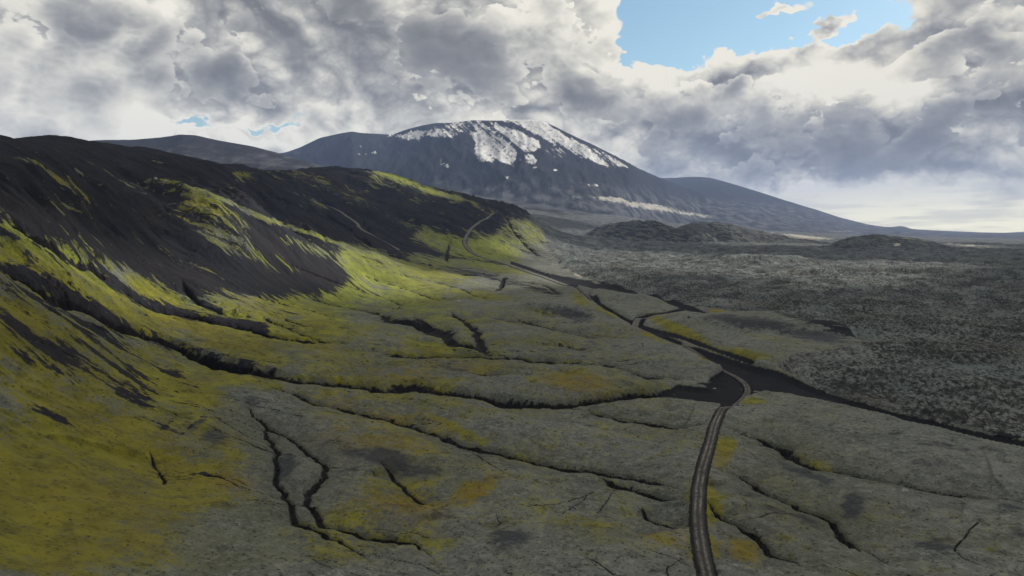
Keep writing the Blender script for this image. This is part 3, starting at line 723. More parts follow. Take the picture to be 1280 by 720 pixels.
# gullies ----------------------------------------------------------
DG = np.full(Z.shape, 60.0).ravel()
CUT = np.zeros(Z.size); DARK = np.zeros(Z.size)
GULLIES = [  # (points, half width in metres, depth, wander)
 ([(150, 410), (185, 420), (225, 436), (270, 455), (330, 469), (380, 478)], 6.0, 6.5, 0.8),
 ([(450, 485), (490, 490), (512, 484), (535, 490), (580, 495), (640, 506), (690, 510), (730, 505)], 6.5, 5.0, 1.4),
 ([(500, 402), (535, 412), (565, 424)], 9.0, 3.6, 1.2),
 ([(940, 556), (975, 562), (1000, 578), (1030, 588)], 1.9, 2.4, 0.9),
 ([(1040, 655), (1062, 680), (1080, 700)], 1.0, 1.9, 0.7),
 ([(925, 660), (945, 676), (960, 690)], 1.0, 1.8, 0.7),
 ([(640, 400), (690, 412), (730, 421), (760, 428)], 2.6, 1.6, 1.0),
 ([(560, 472), (600, 468), (650, 472)], 0.8, 0.6, 1.0),
 ([(-20, 338), (40, 362), (90, 385), (150, 410), (190, 422), (230, 438), (270, 456), (320, 468), (360, 475), (400, 480), (440, 484), (480, 490), (497, 487), (512, 485), (530, 489), (560, 493), (600, 497), (640, 505), (680, 510), (720, 506), (760, 501), (800, 497), (838, 492)], 4.6, 5.0, 1.2),
 ([(120, 338), (145, 360), (170, 378), (200, 391), (245, 401), (300, 411), (345, 422), (380, 428), (415, 430), (440, 438)], 4.0, 4.4, 0.9),
 ([(455, 440), (480, 445), (520, 449), (560, 447), (600, 448), (640, 449), (690, 455), (720, 457), (760, 461), (800, 470), (840, 478), (870, 480)], 4.2, 3.8, 1.2),
 ([(0, 283), (50, 302), (90, 328), (130, 345)], 3.6, 4.0, 0.8),
 ([(380, 375), (430, 385), (470, 393), (492, 400), (530, 411), (560, 425), (600, 440), (615, 447)], 5.0, 3.4, 1.4),
 ([(520, 397), (532, 405), (545, 417)], 2.2, 1.6, 1.0),
 ([(560, 394), (580, 402), (594, 415), (600, 425), (602, 435), (612, 446)], 2.6, 2.2, 1.2),
 ([(320, 492), (360, 497), (400, 507), (450, 518), (500, 531), (540, 543), (580, 558), (620, 568), (660, 576), (700, 587), (745, 592), (780, 598), (820, 611), (872, 622)], 1.7, 2.0, 0.8),
 ([(745, 594), (762, 606), (800, 616), (840, 628), (872, 635)], 1.2, 1.5, 0.5),
 ([(700, 514), (760, 522), (800, 530), (850, 537), (893, 542)], 1.8, 1.8, 0.9),
 ([(900, 543), (940, 551), (970, 561), (1000, 580), (1040, 590), (1090, 600), (1150, 612), (1200, 623), (1240, 631), (1300, 639)], 1.25, 2.0, 1.0),
 ([(882, 593), (925, 602), (960, 618), (1000, 638), (1038, 653), (1062, 682), (1085, 700), (1112, 725)], 0.85, 1.6, 0.9),
 ([(882, 637), (910, 652), (940, 672), (960, 690), (985, 705), (1010, 727)], 0.9, 1.6, 0.8),
 ([(290, 512), (320, 526), (345, 540), (365, 550), (385, 567), (402, 578), (404, 590), (400, 605), (385, 620), (380, 630), (395, 645), (410, 658), (440, 668), (480, 676), (500, 682), (530, 695), (545, 710), (560, 727)], 0.7, 1.3, 0.9),
 ([(400, 600), (392, 612), (381, 622)], 1.2, 1.4, 0.4),
 ([(318, 520), (336, 545), (348, 570), (344, 600), (355, 622), (366, 642), (385, 658), (410, 672), (430, 690), (455, 705), (472, 727)], 0.62, 1.3, 0.8),
 ([(468, 583), (490, 598), (510, 616), (530, 634), (548, 648)], 0.55, 0.8, 0.5),
 ([(186, 570), (193, 580), (200, 592), (207, 605), (206, 622)], 0.22, 0.7, 0.5),
 ([(798, 640), (820, 654), (850, 663), (872, 673)], 0.45, 0.7, 0.5),
 ([(560, 555), (610, 568)], 0.5, 0.5, 0.2),
 ([(430, 462), (470, 464), (492, 469)], 1.0, 0.9, 0.5),
 ([(700, 432), (730, 440), (760, 445)], 1.6, 1.2, 0.8), ([(560, 395), (620, 400), (680, 410), (740, 424), (780, 430)], 0.9, 1.0, 0.4), ([(640, 402), (700, 413), (760, 422), (800, 430)], 0.9, 1.2, 0.4),
 ([(630, 348), (626, 360), (617, 368)], 3.0, 2.5, 0.5), ([(600, 345), (630, 352), (680, 358), (705, 372)], 2.5, 2.5, 0.5),
 ([(560, 330), (558, 322), (562, 306)], 3.0, 2.5, 0.5), ([(630, 268), (650, 300), (675, 322)], 4.0, 4.0, 0.5),
 ([(600, 348), (560, 340), (520, 330), (470, 312), (455, 300), (430, 283), (405, 265)], 3.5, 3.5, 0.6),
 ([(430, 283), (400, 270), (375, 258), (340, 245)], 3.0, 3.0, 0.6), ([(445, 272), (455, 280), (475, 300), (500, 316)], 2.0, 3.0, 0.5),
 ([(226, 352), (238, 370), (256, 385), (285, 396), (320, 402)], 2.2, 3.0, 0.3),
 ([(330, 367), (380, 385), (430, 404), (440, 406)], 1.0, 1.2, 0.4), ([(340, 352), (400, 372), (460, 392)], 1.2, 1.4, 0.4), ([(400, 345), (460, 366), (520, 388)], 1.4, 1.4, 0.4), ([(300, 385), (350, 398), (400, 415)], 1.2, 1.4, 0.4), ([(440, 340), (500, 360), (560, 380)], 1.4, 1.2, 0.4),
 ([(480, 340), (540, 352), (620, 378)], 1.6, 1.4, 0.4), ([(320, 395), (380, 420), (440, 436)], 1.2, 1.4, 0.4), ([(370, 335), (420, 352), (480, 375)], 1.2, 1.2, 0.4), ([(350, 325), (400, 345), (440, 362)], 1.2, 1.2, 0.4),
 ([(300, 370), (350, 380), (410, 395), (455, 410)], 1.2, 1.2, 0.4),
]
def zat(x, y):
    return bil(Z, np.interp(y, Yr, np.arange(NY)), (x / y - U[0]) / (U[1] - U[0]))


def small_rills():
    """little channels that start on the mounds and run downhill"""
    rs = np.random.RandomState(5)
    st = [(rs.uniform(120, 1270), rs.uniform(455, 715)) for _ in range(64)] + [(rs.uniform(330, 880), rs.uniform(345, 455)) for _ in range(70)] + [(rs.uniform(-10, 330), rs.uniform(290, 440)) for _ in range(36)]
    P = np.array([drop(*q) for q in st]); x, y = P[:, 0].copy(), P[:, 1].copy()
    sc0 = np.clip(y / 170.0, 0.6, 5.0) ** 0.8
    path = [np.stack([x, y], 1)]
    vx = np.zeros(len(x)); vy = np.zeros(len(x))
    for it in range(34):
        e = 9.0 * sc0
        gx_ = (zat(x + e, y) - zat(x - e, y)) / (2 * e); gy_ = (zat(x, y + e) - zat(x, y - e)) / (2 * e)
        g = np.hypot(gx_, gy_) + 1e-6
        vx = 0.72 * vx - gx_ / g + rs.normal(0, 0.30, len(x)); vy = 0.72 * vy - gy_ / g + rs.normal(0, 0.30, len(x)) 
        n = np.hypot(vx, vy) + 1e-6
        x = x + vx / n * 2.6 * sc0; y = np.clip(y + vy / n * 2.6 * sc0, 60, 2000)
        path.append(np.stack([x, y], 1))
    path = np.array(path)
    out = []
    for k in range(len(st)):
        n = rs.randint(12, 30)
        p = path[:n, k]
        go = np.hypot(*(p[8:] - p[:-8]).T) / (8 * 2.6 * sc0[k])
        bad = np.flatnonzero(go < 0.62)
        if len(bad): n = bad[0]
        if n < 8: continue
        p = path[:n, k]
        out.append((np.c_[p, np.zeros(n)], 0.17 * sc0[k] * rs.uniform(0.6, 1.5), 0.32 * sc0[k], 0))
    return out


for k, (P, hw, dep, wob) in enumerate(GULLIES + small_rills()):
    W3 = P if wob == 0 else world_line(P, 5, wob * 2.2, seed=k * 3 + 1)
    r = near_line(W3, 55.0 if wob else 14.0)
    if r is None: continue
    I, D, T = r
    if wob == 0:
        lim = (A_lava.ravel()[I] < 0.4) & (A_wash.ravel()[I] < 0.4) & (A_ash.ravel()[I] < 0.75)
        I, D, T = I[lim], D[lim], T[lim]
    hwv = hw * (1 + 0.9 * fbm(XX.ravel()[I] / (3.0 + 1.6 * hw), YY.ravel()[I] / (3.0 + 1.6 * hw), 4, 0.7, seed=k))
    ends = np.clip(np.minimum(T, len(W3) - 1 - T) / (min(0.16 * len(W3), 12.0) + 1), 0, 1)
    hwv = (hwv * (1.0 if (hw > 2.5 or wob == 0) else 0.88) + (0.25 if wob else 0.1)) * (0.12 + 0.88 * ends)
    Dj = D / np.maximum(hwv, 0.12)
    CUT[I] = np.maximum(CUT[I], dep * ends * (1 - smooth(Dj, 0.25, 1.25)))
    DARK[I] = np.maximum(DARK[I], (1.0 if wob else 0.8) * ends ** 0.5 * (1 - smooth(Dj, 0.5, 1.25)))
    if wob: DG[I] = np.minimum(DG[I], D + (1 - ends) * 20)
CUT = CUT.reshape(Z.shape); DARK = DARK.reshape(Z.shape); DG = DG.reshape(Z.shape)
swell = (1 - np.exp(-DG / 18.0)) * 4.2 * (1 - A_wash) * (1 - A_lava) * soft
Z += swell - CUT
# the wash lies a little below the heath
Z -= A_wash * 0.5 * (YY < 1500)

# road ---------------------------------------------------------------
ROAD = [(906, 850), (888, 770), (880, 720), (876, 700), (873, 675), (872, 650), (873, 625), (876, 605), (882, 585), (888, 565), (892, 546), (898, 531), (906, 519), (917, 508), (928, 499), (935, 490), (934, 482), (926, 474), (913, 467), (895, 459), (870, 448),
        (850, 438), (830, 428), (812, 418), (795, 409), (777, 400), (762, 391), (745, 382), (731, 373), (723, 364), (711, 359)]
ROAD2 = [(711, 359), (690, 353), (660, 343), (632, 333), (606, 326), (588, 317), (581, 307), (583, 296), (592, 285), (606, 275), (618, 267)]
TRACK = [(792, 411), (799, 402), (812, 397), (835, 393), (852, 390)]
TRACK2 = [(398, 251), (420, 264), (440, 277), (458, 290), (470, 299), (500, 316)]
SIDE = [(930, 486), (975, 493), (1040, 507), (1100, 521), (1160, 537), (1220, 553), (1300, 576)]
SHIFT_Z = Z.copy()


def lay_path(P, half, lift, bank, step_m, trim=0):
    """shape the ground under a path and return its centre line with heights"""
    global Z, DARK
    W3 = world_line(P, 6)
    L = np.r_[0, np.cumsum(np.hypot(*np.diff(W3[:, :2], axis=0).T))]
    m = int(L[-1] / step_m) + 2
    t = np.linspace(0, L[-1], m)
    W3 = np.array([np.interp(t, L, W3[:, k]) for k in range(3)]).T
    for k in range(2):
        kk = 9 if step_m > 3 else 17; W3[:, k] = np.convolve(np.pad(W3[:, k], kk // 2, 'edge'), np.ones(kk) / kk, 'valid')
    # heights from the finished ground, smoothed along the way
    i = np.interp(W3[:, 1], Yr, np.arange(NY)); j = (W3[:, 0] / W3[:, 1] - U[0]) / (U[1] - U[0])
    z = bil(Z, i, j)
    kk = max(3, int((18 if step_m < 5 else 90) / step_m) | 1)
    z = np.convolve(np.pad(z, kk // 2, 'edge'), np.ones(kk) / kk, 'valid') + lift
    W3[:, 2] = z
    r = near_line(W3, half + bank + 1)
    I, D, T = r
    zr = np.interp(T, np.arange(len(z)), z)
    zf = Z.ravel(); f = 1 - smooth(D, half, half + bank)
    zf[I] = zf[I] * (1 - f) + (zr - 0.14 - 0.0004 * YY.ravel()[I]) * f
    Z = zf.reshape(Z.shape)
    dk = DARK.ravel(); g = 1 - smooth(D + 0.25 * fbm(XX.ravel()[I] / 2.0, YY.ravel()[I] / 2.0, 3, seed=5), half + min(bank, 2.5) * 0.35, half + min(bank, 2.5) * 0.6)
    dk[I] = np.maximum(dk[I], g); DARK = dk.reshape(Z.shape)
    return W3


R1 = lay_path(ROAD, 1.4, 0.35, 1.3, 1.2)
R2 = lay_path(ROAD2, 3.6, 0.5, 14.0, 6.0)
R3 = lay_path(TRACK, 2.6, 0.2, 2.0, 4.0)
R4 = lay_path(TRACK2, 3.4, 0.2, 12.0, 6.0)
R5 = lay_path(SIDE, 1.5, 0.12, 2.0, 2.0)

# ------------------------------------------------------------------ terrain material
def tag(o, label=None, cat=None, group=None, kind=None):
    if label: o['label'] = label
    if cat: o['category'] = cat
    if group: o['group'] = group
    if kind: o['kind'] = kind
    return o


def terrain_material():
    m = bpy.data.materials.new('ground_cover'); m.use_nodes = True
    b = NB(m.node_tree)
    pos = b.n('ShaderNodeNewGeometry').outputs['Position']
    def att(n): return b.n('ShaderNodeAttribute', attribute_name=n)
    aA, aB, aC = att('cover_a'), att('cover_b'), att('cover_c')
    def rgb(a):
        s = b.n('ShaderNodeSeparateColor'); b.put(s.inputs[0], a.outputs['Color']); return s.outputs
    ash_, yel_, org_ = rgb(aA); lava_, wash_, snow_ = rgb(aB); bare_shade_, dark_, pale_ = rgb(aC)
    x, y, z = b.xyz(pos)
    flatp = b.vec(x, y, b.mul(z, 0.6))
    # coordinates stretched down the slope for streaks
    q1_ = b.m('MULTIPLY_ADD', x, 0.22, b.mul(y, 0.97)); q2_ = b.m('MULTIPLY_ADD', x, 0.97, b.mul(y, -0.22))
    strk = b.vec(q1_, b.mul(q2_, 0.16), 0.0)
    n_big = b.noise(flatp, 0.02, 5, 0.55)
    n_mid = b.noise(flatp, 0.09, 6, 0.6)
    n_sm = b.noise(flatp, 0.55, 6, 0.65)
    n_fine = b.noise(flatp, 1.9, 4, 0.75)
    n_str = b.noise(strk, 0.16, 6, 0.62)
    n_str2 = b.noise(strk, 0.7, 4, 0.6)
    n_pat = b.noise(flatp, 0.22, 5, 0.68)
    far = b.vec(b.mul(x, 0.35), b.mul(y, 0.14), b.mul(z, 0.5))
    n_far = b.noise(far, 0.09, 7, 0.62)
    # grey moss
    grey = b.mix(b.step(n_mid, 0.34, 0.66), (0.080, 0.088, 0.078), (0.142, 0.150, 0.132))
    grey = b.mix(b.step(n_sm, 0.44, 0.70), grey, (0.205, 0.212, 0.198))
    grey = b.mix(b.mul(b.step(n_big, 0.45, 0.7), b.m('MULTIPLY_ADD', b.step(x, 140.0, -20.0), 0.40, 0.30)), grey, (0.098, 0.104, 0.045))
    grey = b.mix(b.mul(b.step(b.noise(b.vec(b.mul(x, 0.7), y, 0.0), 0.014, 5, 0.6), 0.48, 0.66), 0.5), grey, (0.125, 0.130, 0.132))
    grey = b.mix(b.mul(b.step(n_pat, 0.52, 0.72), 0.7), grey, (0.040, 0.044, 0.040))
    grey = b.mix(b.mul(b.sub(1.0, aC.outputs['Alpha']), 0.55), grey, (0.048, 0.052, 0.038))
    spk = b.step(n_fine, 0.56, 0.63)
    grey = b.mix(b.mul(spk, 0.85), grey, (0.014, 0.015, 0.017))
    vd = b.n('ShaderNodeTexVoronoi', feature='F1'); b.put(vd.inputs['Vector'], b.v('ADD', flatp, b.v('SCALE', b.noise(flatp, 1.2, 3, 0.6, col=True), sc_=0.8))); vd.inputs['Scale'].default_value = 0.75
    dots = b.mul(b.step(vd.outputs['Distance'], 0.34, 0.16), b.step(n_pat, 0.38, 0.56))
    grey = b.mix(b.mul(dots, 0.8), grey, (0.018, 0.020, 0.020))
    # yellow moss
    yl = b.mix(b.step(n_mid, 0.3, 0.7), (0.105, 0.100, 0.010), (0.185, 0.175, 0.016))
    yl = b.mix(b.mul(b.step(n_pat, 0.46, 0.66), 0.75), yl, (0.060, 0.066, 0.012))
    yl = b.mix(b.mul(b.step(n_big, 0.48, 0.66), 0.45), yl, (0.115, 0.085, 0.014))
    yl = b.mix(b.mul(b.step(b.noise(b.vec(x, b.mul(y, 0.7), 0.0), 0.05, 7, 0.68), 0.50, 0.64), 0.55), yl, (0.062, 0.070, 0.020))
    yl = b.mix(b.mul(b.step(n_sm, 0.45, 0.72), 0.45), yl, (0.19, 0.19, 0.035))
    yl = b.mix(b.mul(b.step(n_fine, 0.56, 0.70), 0.6), yl, (0.035, 0.038, 0.010))
    yl = b.mix(b.mul(org_, 0.55), yl, (0.17, 0.105, 0.012))
    yl = b.mix(b.mul(aA.outputs['Alpha'], 0.75), yl, b.mix(b.step(n_mid, 0.3, 0.7), (0.105, 0.130, 0.022), (0.190, 0.225, 0.045)))
    yl = b.mix(b.mul(dots, 0.65), yl, (0.030, 0.032, 0.012))
    ymask = b.add(yel_, b.add(b.add(b.mul(b.sub(n_mid, 0.5), 1.0), b.mul(b.sub(n_big, 0.5), 0.7)), b.add(b.mul(b.sub(n_sm, 0.5), 1.2), b.mul(b.sub(n_pat, 0.5), 0.9))))
    mossc = b.mix(b.step(ymask, 0.28, 0.74), grey, yl)
    mossc = b.mix(b.mul(b.m('MULTIPLY', org_, b.step(n_mid, 0.35, 0.7)), 0.32), mossc, (0.125, 0.085, 0.022))
    # bare scoured patches and the painted shade of the mounds
    n_bare = b.noise(b.vec(b.mul(x, 0.6), y, 0.0), 0.045, 5, 0.6)
    bm = b.add(b.add(bare_shade_, b.mul(b.step(n_bare, 0.54, 0.70), 0.42)), b.add(b.mul(b.sub(n_mid, 0.5), 1.3), b.add(b.mul(b.sub(n_pat, 0.5), 1.8), b.mul(b.sub(n_sm, 0.5), 1.4))))
    mossc = b.mix(b.mul(b.step(bm, 0.24, 0.86), 0.9), mossc, (0.026, 0.029, 0.038))
    # ash
    ashc = b.mix(b.step(n_str, 0.35, 0.68), (0.013, 0.014, 0.019), (0.027, 0.028, 0.033))
    ashc = b.mix(b.mul(b.step(n_big, 0.4, 0.7), 0.5), ashc, (0.030, 0.026, 0.028))
    ashc = b.mix(b.mul(b.step(n_fine, 0.62, 0.74), 0.5), ashc, (0.060, 0.062, 0.058))
    am = b.add(ash_, b.add(b.mul(b.sub(n_str, 0.5), 2.3), b.add(b.mul(b.sub(n_str2, 0.5), 0.7), b.add(b.mul(b.sub(n_sm, 0.5), 0.6), b.mul(b.sub(n_mid, 0.5), 0.7)))))
    col = b.mix(b.step(am, 0.46, 0.60), mossc, ashc)
    # lava: grey-green moss on dark clinker
    vor = b.n('ShaderNodeTexVoronoi', feature='F1'); b.put(vor.inputs['Vector'], b.v('ADD', flatp, b.v('SCALE', b.noise(flatp, 0.4, 3, 0.6, col=True), sc_=2.0))); vor.inputs['Scale'].default_value = 0.42
    rock = b.mix(n_sm, (0.016, 0.017, 0.019), (0.050, 0.051, 0.051))
    lm = b.mix(b.step(n_big, 0.35, 0.7), (0.130, 0.152, 0.152), (0.178, 0.188, 0.184))
    lm = b.mix(b.mul(b.step(b.noise(flatp, 0.012, 4, 0.6), 0.5, 0.68), 0.6), lm, (0.105, 0.090, 0.075))
    lmask = b.add(b.mul(b.sub(n_sm, 0.5), 1.6), b.add(b.mul(b.sub(n_fine, 0.5), 1.0), b.mul(b.sub(0.6, vor.outputs['Distance']), 0.5)))
    lmask = b.add(lmask, b.mul(b.sub(b.noise(flatp, 0.03, 6, 0.66), 0.5), 1.4))
    lavac = b.mix(b.step(lmask, -0.16, 0.34), rock, lm)
    lv = b.step(b.add(lava_, b.mul(b.sub(n_sm, 0.5), 0.7)), 0.45, 0.58)
    col = b.mix(lv, col, lavac)
    # black sand
    sand = b.mix(n_mid, (0.013, 0.014, 0.018), (0.024, 0.024, 0.028))
    sand = b.mix(b.mul(b.step(b.noise(b.vec(b.mul(x, 0.35), y, 0.0), 0.8, 5, 0.6), 0.55, 0.75), 0.35), sand, (0.075, 0.072, 0.068))
    wm = b.step(b.add(wash_, b.mul(b.sub(n_sm, 0.5), 0.5)), 0.40, 0.58)
    col = b.mix(wm, col, sand)
    # dark earth of the gully beds and banks, with the walls' shade painted in
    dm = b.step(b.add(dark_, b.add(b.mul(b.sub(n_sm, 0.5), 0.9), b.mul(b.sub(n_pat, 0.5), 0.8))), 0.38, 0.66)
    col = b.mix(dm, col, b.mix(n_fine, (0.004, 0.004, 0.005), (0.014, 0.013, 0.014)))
    # pale far ground with sunlit patches put into the colour, then snow
    fp = b.step(b.noise(b.vec(b.mul(x, 0.5), b.mul(y, 0.3), 0.0), 0.02, 6, 0.62), 0.42, 0.62)
    col = b.mix(b.mul(b.mul(b.step(y, 2300, 3000), fp), b.sub(1.0, b.step(b.add(z, b.mul(b.sub(n_far, 0.5), 400.0)), 330, 560))), col, (0.085, 0.088, 0.095))
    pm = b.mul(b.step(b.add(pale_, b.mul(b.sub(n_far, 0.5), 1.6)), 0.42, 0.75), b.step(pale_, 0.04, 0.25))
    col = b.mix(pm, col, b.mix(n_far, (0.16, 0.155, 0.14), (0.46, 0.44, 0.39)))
    sn = b.noise(b.vec(x, b.mul(y, 0.3), b.mul(z, 0.7)), 0.026, 8, 0.8)
    sn2 = b.noise(b.vec(b.m('MULTIPLY_ADD', z, 0.9, x), 0.0, b.mul(z, 0.10)), 0.02, 6, 0.7)
    sm_ = b.step(b.add(snow_, b.add(b.mul(b.sub(sn, 0.5), 2.2), b.mul(b.sub(sn2, 0.5), 2.4))), 0.46, 0.76)
    sm_ = b.mul(sm_, b.step(snow_, 0.04, 0.25))
    col = b.mix(sm_, col, b.mix(b.step(sn, 0.35, 0.65), (0.36, 0.37, 0.40), (0.62, 0.61, 0.59)))
    # bump
    h = b.add(b.add(b.mul(n_sm, 0.9), b.mul(n_fine, 0.26)), b.mul(n_pat, 1.6))
    h = b.add(h, b.mul(b.mul(lv, b.sub(1.0, vor.outputs['Distance'])), 0.6))
    h = b.add(h, b.mul(n_far, 3.0))
    bp = b.n('ShaderNodeBump'); bp.inputs['Strength'].default_value = 0.75; bp.inputs['Distance'].default_value = 1.0
    b.put(bp.inputs['Height'], b.mul(h, b.sub(1.0, b.mul(wm, 0.7))))
    pr = b.n('ShaderNodeBsdfPrincipled')
    b.put(pr.inputs['Base Color'], col); pr.inputs['Roughness'].default_value = 1.0
    b.put(pr.inputs['Sheen Weight'], b.mul(b.mul(b.sub(1.0, b.step(am, 0.46, 0.60)), b.sub(1.0, wm)), 0.055)); pr.inputs['Sheen Roughness'].default_value = 0.6
    pr.inputs['Specular IOR Level'].default_value = 0.02
    b.nt.links.new(bp.outputs[0], pr.inputs['Normal'])
    out = b.n('ShaderNodeOutputMaterial'); b.nt.links.new(pr.outputs[0], out.inputs[0])
    return m


TM = terrain_material()

# ------------------------------------------------------------------ terrain meshes
P3 = np.stack([XX, YY, Z], -1)
du = np.empty_like(P3); dv = np.empty_like(P3)
du[:, 1:-1] = P3[:, 2:] - P3[:, :-2]; du[:, 0] = P3[:, 1] - P3[:, 0]; du[:, -1] = P3[:, -1] - P3[:, -2]
dv[1:-1] = P3[2:] - P3[:-2]; dv[0] = P3[1] - P3[0]; dv[-1] = P3[-1] - P3[-2]
NN = np.cross(du, dv); NN /= np.linalg.norm(NN, axis=-1, keepdims=True)
flatP = P3.reshape(-1, 3).astype(np.float32); flatN = NN.reshape(-1, 3).astype(np.float32)
def col4(a, b_, c, d=None): return np.clip(np.stack([a, b_, c, np.ones_like(a) if d is None else d], -1), 0, 1).reshape(-1, 4).astype(np.float32)
far_ash = np.where((REG == VOLCANO) | (REG == FARHILL) | (REG == SHOULDER) | (REG == HILLB) | (REG == HILLC) | (REG == HILLA), 0.95, A_ash)
far_ash = np.where((REG == HILLA) | (REG == HILLB) | (REG == HILLC), 0.55, far_ash)
far_ash = np.where(REG == FARPLAIN, 0.85, far_ash)
CA = col4(far_ash, np.where(YY < 2800, A_yel, 0), np.where(YY < 2800, A_org, 0), sample(np.maximum.reduce([ell(420, 345, 170, 55, 18, 1.5), ell(600, 305, 110, 45, 0, 1.5), ell(520, 228, 80, 18, 14, 1.5), ell(60, 310, 110, 30, 25), ell(260, 380, 80, 20, 20) * 0.7, ell(280, 245, 90, 20, 25)])))
CB = col4(np.where((REG == HILLA) | (REG == HILLB) | (REG == HILLC), 0, A_lava), A_wash, A_snow)
CC = col4(A_bare_shade * (YY < 2000), DARK, A_pale, (1 - np.exp(-DG / (7.0 + 0.02 * YY))))
quadreg = REG[:-1, :-1].astype(int)
idx = np.arange(NY * NU).reshape(NY, NU)
Q = np.stack([idx[:-1, :-1], idx[:-1, 1:], idx[1:, 1:], idx[1:, :-1]], -1).reshape(-1, 4)
QR = quadreg.reshape(-1)
NAMES = {GROUND: 'ground', HILLSIDE: 'hillside', LAVA: 'lava_field', VOLCANO: 'volcano', FARHILL: 'distant_hill', SHOULDER: 'distant_mountain', HILLA: 'cinder_hill', HILLB: 'cinder_hill', HILLC: 'cinder_hill', WASH: 'dry_riverbed', FARPLAIN: 'distant_plain'}
LABELS = {GROUND: 'grey and yellow moss heath cut by dark gullies', HILLSIDE: 'black ash slopes streaked with yellow-green moss', LAVA: 'rough grey-green lava field right of the track', VOLCANO: 'snow-streaked volcano in the middle distance',
          FARHILL: 'smooth dark hill on the left skyline', SHOULDER: 'smooth blue shoulder falling to the right behind the volcano', HILLA: 'dark flat-topped cinder hill left of the other two', HILLB: 'dark cinder hill between the other two',
          HILLC: 'brown cinder hill farthest right, with a pale patch', WASH: 'flat black sand riverbed at the bend of the track', FARPLAIN: 'pale and dark streaked plain at the foot of the volcano'}
for reg, nm in NAMES.items():
    q = Q[QR == reg]
    if not len(q): continue
    vid, inv = np.unique(q.ravel(), return_inverse=True)
    me = bpy.data.meshes.new(nm)
    nv, nf = len(vid), len(q)
    me.vertices.add(nv); me.vertices.foreach_set('co', flatP[vid].ravel())
    me.loops.add(nf * 4); me.loops.foreach_set('vertex_index', inv.astype(np.int32))
    me.polygons.add(nf); me.polygons.foreach_set('loop_start', np.arange(0, nf * 4, 4, dtype=np.int32))
    me.update(calc_edges=True)
    me.polygons.foreach_set('use_smooth', np.ones(nf, bool))
    for an, arr in (('cover_a', CA), ('cover_b', CB), ('cover_c', CC)):
        a = me.attributes.new(an, 'FLOAT_COLOR', 'POINT'); a.data.foreach_set('color', arr[vid].ravel())
    me.normals_split_custom_set_from_vertices(flatN[vid])
    me.materials.append(TM)
    o = bpy.data.objects.new(nm, me); sc.collection.objects.link(o)
    tag(o, LABELS[reg], kind='structure')

# the land beyond the finely built part, round and behind the viewer
ZLOW = float(Z.min()) - 3
def wide_sheet():
    me = bpy.data.meshes.new('outer_ground'); R = 16200.0
    me.from_pydata([(-R, -R, ZLOW), (R, -R, ZLOW), (R, R, ZLOW), (-R, R, ZLOW)], [], [(0, 1, 2, 3)])
    m = bpy.data.materials.new('outer_heath'); m.use_nodes = True
    b = NB(m.node_tree)
    pos = b.n('ShaderNodeNewGeometry').outputs['Position']
    c = b.mix(b.step(b.noise(pos, 0.01, 8, 0.6), 0.35, 0.65), (0.03, 0.031, 0.034), (0.09, 0.09, 0.06))
    pr = b.n('ShaderNodeBsdfPrincipled'); b.put(pr.inputs['Base Color'], c); pr.inputs['Roughness'].default_value = 0.95
    out = b.n('ShaderNodeOutputMaterial'); b.nt.links.new(pr.outputs[0], out.inputs[0])
    me.materials.append(m)
    o = bpy.data.objects.new('outer_ground', me); sc.collection.objects.link(o); tag(o, kind='structure')
wide_sheet()


# ------------------------------------------------------------------ roads and tracks as ribbons
def road_material(name, pale_rut, mid, edge):
    m = bpy.data.materials.new(name); m.use_nodes = True
    b = NB(m.node_tree)
    uv = b.n('ShaderNodeUVMap', uv_map='UVMap').outputs[0]
    ux, uy, _ = b.xyz(uv)
    pos = b.n('ShaderNodeNewGeometry').outputs['Position']
    w = b.add(b.mul(b.sub(b.noise(pos, 0.12, 4, 0.6), 0.5), 0.45), b.mul(b.sub(b.noise(pos, 0.9, 4, 0.6), 0.5), 0.25))
    u_ = b.add(ux, w)
    c0 = b.m('ABSOLUTE', b.sub(b.m('ABSOLUTE', u_), 0.42))
    rut = b.step(c0, 0.30, 0.05)
    ed = b.step(b.m('ABSOLUTE', u_), 0.72, 0.98)
    n = b.noise(b.vec(b.mul(ux, 6.0), b.mul(uy, 0.4), 0), 1.0, 6, 0.65)
    nf = b.noise(pos, 3.0, 5, 0.7)
    rutc = b.mix(b.step(b.add(n, b.mul(b.sub(b.noise(pos, 0.08, 3, 0.6), 0.5), 0.8)), 0.32, 0.66), tuple(k * 0.45 for k in pale_rut), tuple(k * 1.15 for k in pale_rut))
    c = b.mix(b.mul(rut, b.step(b.noise(pos, 0.35, 4, 0.7), 0.30, 0.55)), mid, rutc)
    c = b.mix(b.mul(b.step(b.noise(pos, 0.5, 5, 0.7), 0.48, 0.66), 0.6), c, edge)
    c = b.mix(ed, c, edge)
    c = b.mix(b.mul(b.step(nf, 0.5, 0.75), 0.4), c, tuple(k * 0.5 for k in mid))
    bp = b.n('ShaderNodeBump'); bp.inputs['Strength'].default_value = 0.5; b.put(bp.inputs['Height'], b.sub(b.mul(nf, 0.15), b.mul(rut, 0.12)))
    pr = b.n('ShaderNodeBsdfPrincipled'); b.put(pr.inputs['Base Color'], c); pr.inputs['Roughness'].default_value = 0.85
    pr.inputs['Specular IOR Level'].default_value = 0.2
    b.nt.links.new(bp.outputs[0], pr.inputs['Normal'])
    out = b.n('ShaderNodeOutputMaterial'); b.nt.links.new(pr.outputs[0], out.inputs[0])
    return m


